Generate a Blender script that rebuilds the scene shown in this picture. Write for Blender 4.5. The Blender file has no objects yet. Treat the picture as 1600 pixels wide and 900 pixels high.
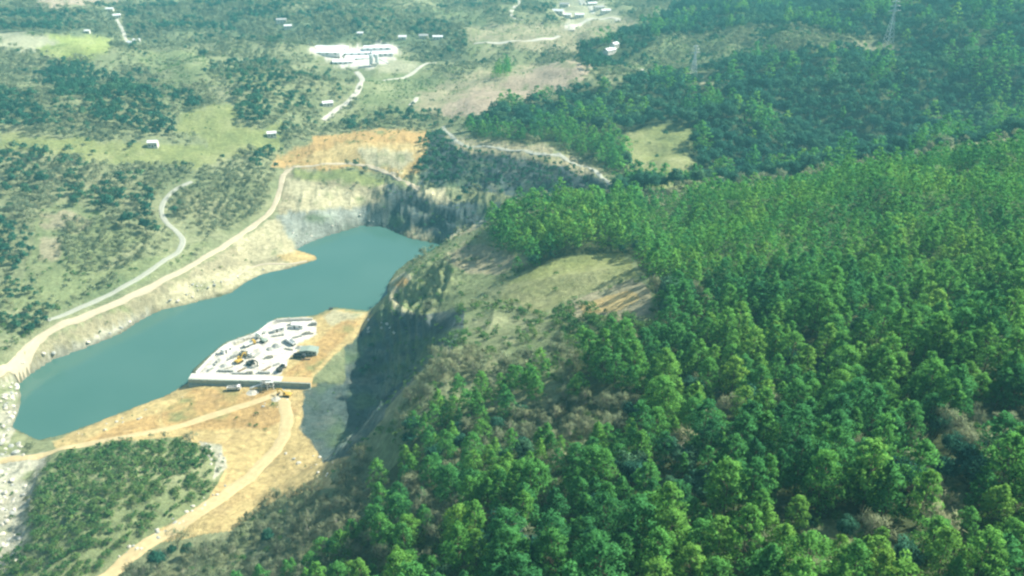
import bpy, math, random
import numpy as np
from mathutils import Vector, Matrix, Euler
from mathutils.geometry import delaunay_2d_cdt

C = bpy.context.scene.collection
SC = bpy.context.scene
random.seed(7)
RNG = np.random.default_rng(11)

# ------------------------------------------------------------------ camera, sky, sun, exposure
CAM_Z = 250.0
PITCH = 27.0
FPX = 1300.0            # focal length in pixels of the 1600 px wide photograph
cam_data = bpy.data.cameras.new('camera')
cam = bpy.data.objects.new('camera', cam_data)
C.objects.link(cam)
cam.location = (0, 0, CAM_Z)
cam.rotation_euler = (math.radians(90 - PITCH), 0, 0)
cam_data.sensor_width = 36
cam_data.lens = 36 * FPX / 1600
cam_data.clip_start = 1
cam_data.clip_end = 30000
SC.camera = cam

SUN_EL, SUN_AZ = 43.5, 68.0      # azimuth clockwise from straight ahead (+Y)
world = bpy.data.worlds.new('World')
SC.world = world
world.use_nodes = True
wn = world.node_tree
for n in list(wn.nodes):
    wn.nodes.remove(n)
sky = wn.nodes.new('ShaderNodeTexSky')
sky.sky_type = 'NISHITA'
sky.sun_disc = False
sky.sun_elevation = math.radians(SUN_EL)
sky.sun_rotation = math.radians(SUN_AZ)
sky.air_density = 1.2
sky.dust_density = 1.5
bg = wn.nodes.new('ShaderNodeBackground')
bg.inputs['Strength'].default_value = 0.085
wo = wn.nodes.new('ShaderNodeOutputWorld')
wn.links.new(sky.outputs['Color'], bg.inputs['Color'])
wn.links.new(bg.outputs['Background'], wo.inputs['Surface'])

sd = bpy.data.lights.new('sun', 'SUN')
sd.energy = 4.6
sd.angle = math.radians(0.5)
sd.color = (1.0, 0.96, 0.84)
sun = bpy.data.objects.new('sun', sd)
C.objects.link(sun)
_a, _e = math.radians(SUN_AZ), math.radians(SUN_EL)
sun.rotation_euler = Vector((math.sin(_a) * math.cos(_e), math.cos(_a) * math.cos(_e), math.sin(_e))).to_track_quat('Z', 'Y').to_euler()
sun.location = (0, 0, 600)

SC.view_settings.view_transform = 'Standard'
SC.view_settings.look = 'None'
SC.view_settings.exposure = 1.03
SC.view_settings.gamma = 1.0
SC.view_settings.use_curve_mapping = False
SC.render.engine = 'CYCLES'
SC.cycles.max_bounces = 4
SC.cycles.diffuse_bounces = 2
SC.cycles.glossy_bounces = 2
SC.cycles.transmission_bounces = 2
SC.cycles.volume_bounces = 0
SC.cycles.transparent_max_bounces = 4
SC.cycles.use_denoising = True
SC.cycles.filter_width = 2.4
SC.cycles.use_adaptive_sampling = True
SC.cycles.adaptive_threshold = 0.02

# ------------------------------------------------------------------ projection helpers (photo pixels <-> places on the ground)
_cp, _sp = math.cos(math.radians(PITCH)), math.sin(math.radians(PITCH))

def ray(px, py):
    px = np.asarray(px, float); py = np.asarray(py, float)
    u = (px - 800) / FPX; v = (450 - py) / FPX
    return u, _cp + v * _sp, -_sp + v * _cp

def at_z(px, py, z):
    dx, dy, dz = ray(px, py)
    t = (z - CAM_Z) / dz
    return dx * t, dy * t

def project(x, y, z):
    dz = z - CAM_Z
    t = y * _cp - dz * _sp
    t = np.where(np.abs(t) < 1e-3, 1e-3, t)
    v = (y * _sp + dz * _cp) / t
    return 800 + FPX * x / t, 450 - FPX * v, t

# ------------------------------------------------------------------ noise
def _hash(ix, iy, seed):
    h = (ix.astype(np.int64) * 374761393 + iy.astype(np.int64) * 668265263 + seed * 982451653) & 0xFFFFFFFF
    h = ((h ^ (h >> 13)) * 1274126177) & 0xFFFFFFFF
    h = (h ^ (h >> 16)) & 0xFFFFFFFF
    return h / 4294967295.0

def vnoise(x, y, seed=0):
    ix = np.floor(x); iy = np.floor(y)
    fx = x - ix; fy = y - iy
    fx = fx * fx * (3 - 2 * fx); fy = fy * fy * (3 - 2 * fy)
    a = _hash(ix, iy, seed); b = _hash(ix + 1, iy, seed)
    c = _hash(ix, iy + 1, seed); d = _hash(ix + 1, iy + 1, seed)
    return (a + (b - a) * fx) * (1 - fy) + (c + (d - c) * fx) * fy

def fbm(x, y, scale, octaves=4, seed=0):
    x = np.asarray(x, float) / scale; y = np.asarray(y, float) / scale
    s = 0; amp = 1; tot = 0
    for k in range(octaves):
        s = s + amp * vnoise(x * 2 ** k + 17.3 * k, y * 2 ** k - 9.1 * k, seed + k * 31)
        tot += amp; amp *= .5
    return s / tot * 2 - 1          # -1..1

def ridged(x, y, scale, octaves=4, seed=0):
    x = np.asarray(x, float) / scale; y = np.asarray(y, float) / scale
    s = 0; amp = 1; tot = 0
    for k in range(octaves):
        n = 1 - np.abs(2 * vnoise(x * 2 ** k + 7.7 * k, y * 2 ** k + 3.3 * k, seed + k * 17) - 1)
        s = s + amp * n * n
        tot += amp; amp *= .5
    return s / tot

# ------------------------------------------------------------------ relief: spot heights and break lines
# spot heights read as (photo x, photo y, height above the lake)
SPOT = [
 # left valley side
 (0,900,5),(0,800,6),(0,720,4),(0,650,4),(0,600,10),(0,500,19),(0,400,26),(0,300,36),(0,220,50),(0,180,58),(0,120,63),(0,80,62),(0,40,66),(0,0,72),
 (100,500,16),(100,400,25),(100,300,36),(120,225,47),(100,160,60),(100,80,61),(100,30,66),(100,0,70),
 (200,400,22),(200,330,30),(200,270,39),(200,225,44),(200,200,50),(210,150,63),(210,122,50),(260,85,66),(260,60,54),(250,30,58),(250,0,58),
 (300,330,24),(300,270,33),(300,220,42),(300,150,52),(330,110,60),
 (400,300,22),(400,250,30),(400,230,35),(400,200,42),(400,165,52),(400,130,58),(380,100,61),(450,95,57),(400,60,46),(400,30,48),(400,0,50),
 (480,140,48),(500,190,34),(560,195,30),(540,170,34),(560,130,38),(510,95,46),(545,100,44),(600,75,45),(600,50,46),(600,0,48),
 (660,165,37),(660,120,41),(690,90,42),(700,60,44),(700,30,48),(750,0,50),(700,135,42),
 (740,175,40),(830,150,47),(910,112,57),(760,120,44),(900,80,48),(850,60,44),(850,30,41),(880,0,41),(930,30,41),
 (960,75,60),(940,95,55),(1000,95,52),(1000,50,46),(1020,0,42),
 (1040,45,58),(1130,25,70),(1130,0,66),(1250,20,80),(1250,0,80),(1100,75,55),(1200,80,62),(1100,50,58),
 # second wooded ridge on the right
 (700,190,34),(800,195,44),(900,190,50),(1000,200,50),(1000,150,56),(1000,120,57),(1083,118,61),(1150,150,60),(1150,100,64),(1000,245,48),(1030,270,50),(1075,240,52),(1060,200,53),
 (1300,150,60),(1300,110,70),(1300,68,79),(1385,72,82),(1300,40,86),(1300,0,98),(1450,110,76),(1450,60,90),(1450,0,104),
 (1600,150,60),(1600,100,84),(1600,50,98),(1600,0,112),
 # near hill
 (1600,900,136),(1600,800,136),(1600,700,132),(1600,400,127),(1600,300,127),(1600,238,117),
 (1450,650,124),(1450,400,121),(1450,300,119),(1450,262,107),
 (1300,900,136),(1300,800,135),(1300,700,128),(1300,600,122),(1300,500,118),(1300,400,113),(1300,330,106),(1300,287,96.5),
 (1150,900,132),(1150,800,131),(1150,700,122),(1150,600,116),(1150,500,111),(1150,400,104),(1150,350,97),(1150,312,88),
 (1000,900,128),(1000,800,122),(1000,700,113),(1000,600,104),(1000,500,96),(1000,420,89),(1000,372,83),(1000,338,75),
 (900,330,74),(900,375,78),(900,410,77),(830,430,73),(830,500,81),(830,600,90),(760,540,79),(830,700,101),(830,800,115),(830,900,124),
 (780,340,62),(780,400,58),(760,430,56),(780,470,66),
 (700,600,77),(700,700,85),(700,800,96),(700,900,109),(640,700,71),(600,750,58),(600,800,76),(600,900,90),(560,760,45),(500,800,38),(500,900,60),(400,900,29),(440,820,20),(400,850,18),(500,760,26),(400,780,8),
 # spur between lake and quarry bowl
 (700,450,50),(700,405,44),(740,375,34),(660,430,36),(640,420,24),(625,440,27),(640,470,30),(720,470,54),(745,350,24),(670,395,14),
 # quarry floor and dirt
 (400,640,2.6),(450,700,2.8),(480,650,2.8),(330,640,2.5),(540,600,3.0),(560,650,3.5),(300,660,2.5),(200,660,1.8),(120,685,1.8),
 (200,700,9),(130,720,8),(90,735,9),(300,720,8),(330,690,4),(150,800,15),(200,760,13),(80,800,12),(60,850,10),(260,760,12),(350,730,5),(300,800,9),(240,850,10),(180,900,9),(100,900,11),(420,720,3.2),(360,770,7),
 (30,760,4),(20,850,5),
 # terraces between road and water at the far end
 (500,290,20),(500,320,15),(520,343,9),(460,350,10),(580,300,16),(560,330,9),(450,290,20),(480,270,22.5),(400,360,10),(440,380,5),(380,400,4),
 # orange hill, bench, cut slope
 (440,240,25),(500,225,29),(560,210,33),(600,205,34),(650,207,33),(600,192,34),(650,260,27),(600,240,31),(540,240,29),(660,285,24),(700,300,22),(760,305,23),
 (700,250,31),(740,275,29),(700,212,35),(760,280,36),(850,300,42),(950,300,52),
 (800,215,44),(900,215,49),(960,240,49),
]
# break lines: kept as sharp edges of the relief
_yard = [(305,586),(350,544),(400,524),(432,504),(490,501),(520,488),(575,491)]
LINES = [
 # road along the left bank
 [(-60,612,14),(0,580,14),(60,530,13),(130,495,13),(200,465,13),(300,420,12),(350,385,12.2),(400,350,12.8),(430,322,14.5),(437,290,18),(450,268,21.5),(490,260,23),(540,256,24),(590,268,22.5),(640,290,22)],
 # embankment yard: top edge, wall top, wall foot
 [(x,y,6) for x,y in _yard],
 [(305,586,6),(400,587,6),(483,589,6.2)],
 [(301,604,1.4),(400,606,1.8),(480,609,2.2)],
 [(575,491,6),(560,520,5.4),(530,548,5.6),(505,570,6),(483,589,6.2)],
 # dark quarry face: foot, top
 [(575,497,3),(565,530,3),(590,600,3),(575,660,3),(530,700,4),(495,722,6)],
 [(585,488,14),(610,482,24),(650,490,40),(690,505,52),(722,480,58)],
 # edge of the near hill above the bowl
 [(722,480,62),(692,540,69),(652,600,70),(617,665,64),(562,705,46),(500,727,20)],
 # cliff at the far end of the lake: foot, top
 [(575,352,0.8),(610,358,0.8),(640,375,1.0),(690,382,1.0)],
 [(590,318,15),(615,292,22),(650,300,22),(700,315,22),(770,318,24)],
 [(640,352,6),(680,372,3),(735,362,12)],
 # upper cut slope with the road on top
 [(700,208,35),(720,226,38),(780,234,42),(850,241,47),(890,252,49),(930,272,52),(980,300,54)],
 [(690,262,28),(760,290,27),(850,312,33),(930,318,40)],
 # left edge of the planted mound
 [(95,702,6),(62,740,10),(50,790,12),(45,850,11)],
 [(82,705,3.6),(48,740,3.6),(38,790,4),(30,850,5)],
 # step in the near hill on the right
 [(1430,512,127),(1520,505,133),(1700,495,139)],
 [(1420,575,110),(1500,600,109),(1700,616,110)],
]
# world-space points (x, y, z): hidden ground, ground beyond the frame
WORLD = []
def _hid(px, py, t):            # a place behind the crest, at distance t
    dx, dy, dz = ray(px, py)
    WORLD.append((float(dx * t), float(dy * t), float(CAM_Z + dz * t)))
for px, py, t in [(1600,200,720),(1450,228,700),(1300,252,670),(1150,280,615),(1000,297,585),(900,318,545),(830,322,540),(1800,185,660),
                  (1300,200,720),(1150,225,690),(1450,180,745)]:
    _hid(px, py, t)
for px, py, z in [(1900,900,138),(1900,600,134),(1900,300,132),(1900,190,131),(1900,100,95),(1900,0,125),(-250,900,12),(-250,700,16),(-250,550,24),(-250,400,38),(-250,200,62),(-250,60,72),(-250,0,78)]:
    x, y = at_z(px, py, z); WORLD.append((float(x), float(y), z))
WORLD += [(0,40,128),(150,40,134),(-150,40,80),(-300,100,20),(60,-60,128),(-500,-60,30),(500,-60,140),(800,300,140),(1000,900,140),
          (-900,500,60),(-1100,1200,90),(-400,1900,90),(0,2000,70),(400,2000,100),(900,1700,140),(-900,2400,120),(0,2700,110),(900,2600,170),
          (1700,2600,190),(1700,0,150),(1700,1200,160),(-1700,0,70),(-1700,1200,110),(-1700,2600,150),(0,-150,120)]

LAKE_PX = [(18,668),(30,640),(32,618),(28,600),(45,585),(80,562),(140,540),(190,520),(215,502),(245,486),(300,473),(360,458),(385,440),(410,428),(450,420),(497,405),(492,399),(462,390),(480,380),(520,365),(565,352),(600,354),
           (640,372),(692,381),(668,396),(640,408),(618,425),(606,445),(606,470),(575,486),(520,480),(490,494),(432,497),(402,517),(350,536),(302,578),(298,596),(260,618),(200,640),(140,664),(100,678),(60,688)]
_lx, _ly = at_z([p[0] for p in LAKE_PX], [p[1] for p in LAKE_PX], 0.0)
LAKE = np.stack([_lx, _ly], 1)

GX0, GX1, GY0, GY1, GS = -1700.0, 1700.0, -150.0, 2700.0, 2.5
NXG, NYG = int((GX1 - GX0) / GS) + 1, int((GY1 - GY0) / GS) + 1

def _relief():
    pts, zs, edges = [], [], []
    def add(x, y, z):
        pts.append(Vector((float(x), float(y)))); zs.append(float(z)); return len(pts) - 1
    for px, py, z in SPOT:
        x, y = at_z(px, py, z); add(x, y, z)
    for x, y, z in WORLD:
        add(x, y, z)
    for L in LINES:
        prev = None
        for (a, b) in zip(L[:-1], L[1:]):
            for k in range(4):
                q = [a[i] + (b[i] - a[i]) * k / 4 for i in range(3)]
                x, y = at_z(*q)
                i = add(x, y, q[2])
                if prev is not None: edges.append((prev, i))
                prev = i
        x, y = at_z(*L[-1]); i = add(x, y, L[-1][2]); edges.append((prev, i))
    # shoreline at water level
    first = prev = None
    for x, y in LAKE:
        i = add(x, y, 0.0)
        if prev is not None: edges.append((prev, i))
        else: first = i
        prev = i
    edges.append((prev, first))
    V, E, F, ov, oe, of = delaunay_2d_cdt(pts, edges, [], 0, 1e-4)
    z = np.full(len(V), np.nan)
    for k, o in enumerate(ov):
        if o: z[k] = np.mean([zs[j] for j in o])
    vx = np.array([v[0] for v in V]); vy = np.array([v[1] for v in V])
    for k in np.where(np.isnan(z))[0]:      # crossings: inverse distance
        d = np.hypot(np.array([p[0] for p in pts]) - vx[k], np.array([p[1] for p in pts]) - vy[k])
        o = np.argsort(d)[:3]; z[k] = np.sum(np.array(zs)[o] / (d[o] + .1)) / np.sum(1 / (d[o] + .1))
    H = np.full((NYG, NXG), np.nan)
    for f in F:
        a, b, c = f[:3]
        x0, x1 = min(vx[a], vx[b], vx[c]), max(vx[a], vx[b], vx[c])
        y0, y1 = min(vy[a], vy[b], vy[c]), max(vy[a], vy[b], vy[c])
        i0, i1 = max(0, int((x0 - GX0) / GS)), min(NXG - 1, int((x1 - GX0) / GS) + 1)
        j0, j1 = max(0, int((y0 - GY0) / GS)), min(NYG - 1, int((y1 - GY0) / GS) + 1)
        if i1 < i0 or j1 < j0: continue
        X, Y = np.meshgrid(GX0 + np.arange(i0, i1 + 1) * GS, GY0 + np.arange(j0, j1 + 1) * GS)
        det = (vy[b] - vy[c]) * (vx[a] - vx[c]) + (vx[c] - vx[b]) * (vy[a] - vy[c])
        if abs(det) < 1e-9: continue
        l1 = ((vy[b] - vy[c]) * (X - vx[c]) + (vx[c] - vx[b]) * (Y - vy[c])) / det
        l2 = ((vy[c] - vy[a]) * (X - vx[c]) + (vx[a] - vx[c]) * (Y - vy[c])) / det
        l3 = 1 - l1 - l2
        m = (l1 >= -1e-6) & (l2 >= -1e-6) & (l3 >= -1e-6)
        S = H[j0:j1 + 1, i0:i1 + 1]
        S[m] = (l1 * z[a] + l2 * z[b] + l3 * z[c])[m]
    # outside the hull: extend row by row
    for _ in range(2):
        bad = np.isnan(H)
        if not bad.any(): break
        for j in range(NYG):
            r = H[j]; ok = ~np.isnan(r)
            if ok.any(): H[j] = np.interp(np.arange(NXG), np.where(ok)[0], r[ok])
        for i in range(NXG):
            r = H[:, i]; ok = ~np.isnan(r)
            if ok.any(): H[:, i] = np.interp(np.arange(NYG), np.where(ok)[0], r[ok])
    return H

def _gauss(H, s):
    if s <= 0: return H
    r = int(3 * s / GS) + 1
    k = np.exp(-.5 * (np.arange(-r, r + 1) * GS / s) ** 2); k /= k.sum()
    P = np.pad(H, ((r, r), (0, 0)), mode='edge')
    out = sum(k[i] * P[i:i + H.shape[0]] for i in range(2 * r + 1))
    P = np.pad(out, ((0, 0), (r, r)), mode='edge')
    return sum(k[i] * P[:, i:i + H.shape[1]] for i in range(2 * r + 1))

def in_poly(x, y, poly):
    x = np.asarray(x); y = np.asarray(y)
    inside = np.zeros(x.shape, bool)
    P = np.asarray(poly, float)
    m = (x >= P[:, 0].min()) & (x <= P[:, 0].max()) & (y >= P[:, 1].min()) & (y <= P[:, 1].max())
    if not m.any(): return inside
    xs = x[m]; ys = y[m]; r = np.zeros(xs.shape, bool)
    n = len(P); j = n - 1
    for i in range(n):
        xi, yi = P[i]; xj, yj = P[j]
        if yi != yj:
            r ^= ((yi > ys) != (yj > ys)) & (xs < (xj - xi) * (ys - yi) / (yj - yi) + xi)
        j = i
    inside[m] = r
    return inside

def seg_dist(x, y, line, closed=False):
    P = np.asarray(line, float)
    if closed: P = np.vstack([P, P[:1]])
    d = np.full(np.shape(x), 1e9)
    for (ax, ay), (bx, by) in zip(P[:-1], P[1:]):
        ux, uy = bx - ax, by - ay; L2 = ux * ux + uy * uy + 1e-9
        t = np.clip(((x - ax) * ux + (y - ay) * uy) / L2, 0, 1)
        d = np.minimum(d, np.hypot(x - ax - t * ux, y - ay - t * uy))
    return d

H0 = _relief()
_gx = GX0 + np.arange(NXG) * GS; _gy = GY0 + np.arange(NYG) * GS
_XX, _YY = np.meshgrid(_gx, _gy)
_R = np.hypot(_XX, _YY)
_Ha, _Hb, _Hc = _gauss(H0, 1.8), _gauss(H0, 9), _gauss(H0, 24)
_w1 = np.clip((_R - 620) / 160, 0, 1); _w2 = np.clip((_R - 800) / 250, 0, 1)
# the near hill is a soft wooded slope, the pit keeps its edges
_near = in_poly(_XX, _YY, np.stack(at_z([700,1000,1150,1700,2000,1900,500,560,620,690,720],[440,330,285,180,180,1100,1100,760,700,560,500],90.0),1)).astype(float)
_near = _gauss(_near, 6)
H1 = _Ha * (1 - _w1) + _Hb * _w1
H1 = H1 * (1 - _w2) + _Hc * _w2
H1 = H1 * (1 - _near) + _Hb * _near
del _Ha, _Hb, _Hc

def bil(G, x, y):
    fx = np.clip((np.asarray(x, float) - GX0) / GS, 0, NXG - 1.001); fy = np.clip((np.asarray(y, float) - GY0) / GS, 0, NYG - 1.001)
    i = fx.astype(int); j = fy.astype(int); fx = fx - i; fy = fy - j
    return (G[j, i] * (1 - fx) + G[j, i + 1] * fx) * (1 - fy) + (G[j + 1, i] * (1 - fx) + G[j + 1, i + 1] * fx) * fy

# signed distance to the shore on the grid (only near the lake)
_SD = np.full(_XX.shape, 60.0)
_m = (_XX > -420) & (_XX < 60) & (_YY > 250) & (_YY < 680)
_SD[_m] = seg_dist(_XX[_m], _YY[_m], LAKE, True)
_in = in_poly(_XX, _YY, LAKE)
_SD = np.minimum(_SD, 60.0)
_SD[_in] *= -1

# how rugged the ground is (rock faces and rubble), 0..1, from outlines on the photo at their own height
RUG_PX = [([(560,495),(620,470),(720,470),(730,500),(650,610),(560,720),(490,720),(520,690),(575,600),(555,530)],20,1.0),
          ([(575,350),(600,290),(650,285),(780,315),(760,370),(690,385),(640,375)],12,1.0),
          ([(430,330),(600,318),(600,350),(460,392)],5,.55),
          ([(690,215),(780,228),(900,250),(990,300),(930,330),(760,310),(680,280)],38,.7),
          ([(425,250),(460,225),(560,203),(680,203),(690,250),(640,275),(540,250),(440,262)],33,.3),
          ([(0,590),(80,545),(200,490),(330,440),(480,400),(500,410),(390,440),(250,488),(50,590),(25,690),(-80,720)],5,.95),
          ([(600,440),(650,400),(720,380),(740,460),(640,490),(600,475)],35,.6),
          ([(-50,700),(60,705),(40,780),(30,900),(-80,900)],5,.6),
          ([(440,270),(520,262),(600,280),(620,300),(560,330),(440,330)],15,.4)]
_RG = np.zeros(_XX.shape)
for poly, z, w in RUG_PX:
    P = np.stack(at_z([p[0] for p in poly], [p[1] for p in poly], z), 1)
    _RG = np.maximum(_RG, in_poly(_XX, _YY, P) * w)
_RG = _gauss(_RG, 4)

_gyy, _gxx = np.gradient(_gauss(H1, 3), GS)
_SL = np.hypot(_gxx, _gyy); del _gxx, _gyy

_YARD = np.stack(at_z([305,350,400,432,490,520,575,560,530,505,483,400],[586,544,524,504,501,488,491,520,548,570,589,587],6.0), 1)

def height(x, y):
    """height of the ground at (x, y)"""
    x = np.asarray(x, float); y = np.asarray(y, float)
    h = bil(H1, x, y)
    s = bil(_SD, x, y)
    r = np.hypot(x, y)
    rug = bil(_RG, x, y)
    yard = in_poly(x, y, _YARD)
    calm = np.clip(np.abs(s) / 14, 0, 1)
    flat = 1 - np.clip((r - 250) / 500, 0, 1) * .0
    # rolling
    h = h + fbm(x, y, 95, 3, 5) * np.clip((r - 560) / 400, 0, 1) * 18 * calm
    h = h + (ridged(x, y, 75, 2, 57) - .6) * 11 * bil(_near, x, y) * np.clip((r - 120) / 100, 0, 1)
    h = h + fbm(x, y, 62, 3, 58) * 13 * np.clip((r - 520) / 100, 0, 1) * np.clip((x + .02 * y) / 80, 0, 1) * calm
    h = h + fbm(x, y, 16, 3, 9) * .7 * calm * np.where(yard, 0, 1)
    # rock
    sl = bil(_SL, x, y); soft = 1 / (1 + 1.3 * sl)
    y2 = y + 1.7 * h
    h = h + (ridged(x, y, 24, 3, 91) - .5) * 9 * np.clip(rug - .3, 0, 1) * np.clip(sl * 2 - .4, 0, 1) * np.clip(np.abs(s) / 8, 0, 1) * np.where(yard, 0, 1)
    # worked benches on the rock faces
    hb = h + fbm(x, y, 28, 3, 71) * 3.0
    q = hb / 5.5; fr = q - np.floor(q)
    st = (np.floor(q) + np.clip((fr - .55) / .40, 0, 1)) * 5.5 - hb + 1.2
    h = h + st * np.clip(rug * 1.3, 0, 1) * np.clip(sl * 2 - .3, 0, 1) * .85 * np.clip(np.abs(s) / 5, 0, 1) * np.where(yard, 0, 1)
    steep = ridged(x, y2, 17, 4, 3) - .45
    h = h + steep * rug * 8.5 * soft * np.clip(np.abs(s) / 8, .06, 1) * np.where(yard, 0, 1)
    h = h + (ridged(x, y2, 7.5, 3, 23) - .45) * rug * rug * 2.6 * soft * np.clip(np.abs(s) / 8, .06, 1) * np.where(yard, 0, 1)
    h = h + fbm(x, y2, 3.2, 2, 19) * (.12 + .9 * rug * soft) * np.where(yard, 0, 1)
    # shore
    h = np.where(s > 0, np.maximum(h, np.minimum(.12 + .22 * s, 3.0 + 0 * s)), np.minimum(h, -.15 + .25 * s))
    h = np.where((r > 2600), h + np.clip((r - 2600) / 3000, 0, 1) * 60, h)
    return h

def cast(px, py, tmin=60.0, tmax=3000.0):
    """where the line of sight of a photo pixel meets the ground"""
    px = np.atleast_1d(np.asarray(px, float)); py = np.atleast_1d(np.asarray(py, float))
    dx, dy, dz = ray(px, py)
    t = np.full(px.shape, float(tmin)); hit = np.zeros(px.shape, bool)
    while True:
        act = ~hit & (t < tmax)
        if not act.any(): break
        g = CAM_Z + dz * t - height(dx * t, dy * t)
        hit |= act & (g <= 0)
        step = np.maximum(.4, np.clip(g, 0, None) * .35)
        t = np.where(~hit & act, t + step, t)
    return dx * t, dy * t, t

# ------------------------------------------------------------------ zones of the land, outlined on the photograph, valid between two distances
# name: (soil colour)
SOIL = {
 'scrub': (.205,.228,.118), 'scrub_dark': (.130,.165,.092), 'meadow': (0.216,0.243,0.090), 'field': (0.295,0.344,0.107), 'pale_field': (0.344,0.344,0.221), 'tan': (0.295,0.271,0.164), 'pink': (.37,.30,.21), 'grey_rock': (0.254,0.279,0.230),
 'orange': (.42,.285,.115), 'sand': (.45,.35,.155), 'sand_pale': (0.426,0.394,0.238), 'rubble': (0.377,0.369,0.271), 'white': (.62,.59,.50), 'shaded_floor': (0.074,0.105,0.093), 'shaded_rock': (0.054,0.077,0.077),  # last two: pit floor and cliff colours with shade painted in
 'young_floor': (.10,.16,.06), 'forest_floor': (0.060,0.080,0.035), 'ridge_floor': (0.060,0.085,0.040), 'brown': (.160,.200,.095), 'olive': (0.194,0.229,0.106),
}
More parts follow.
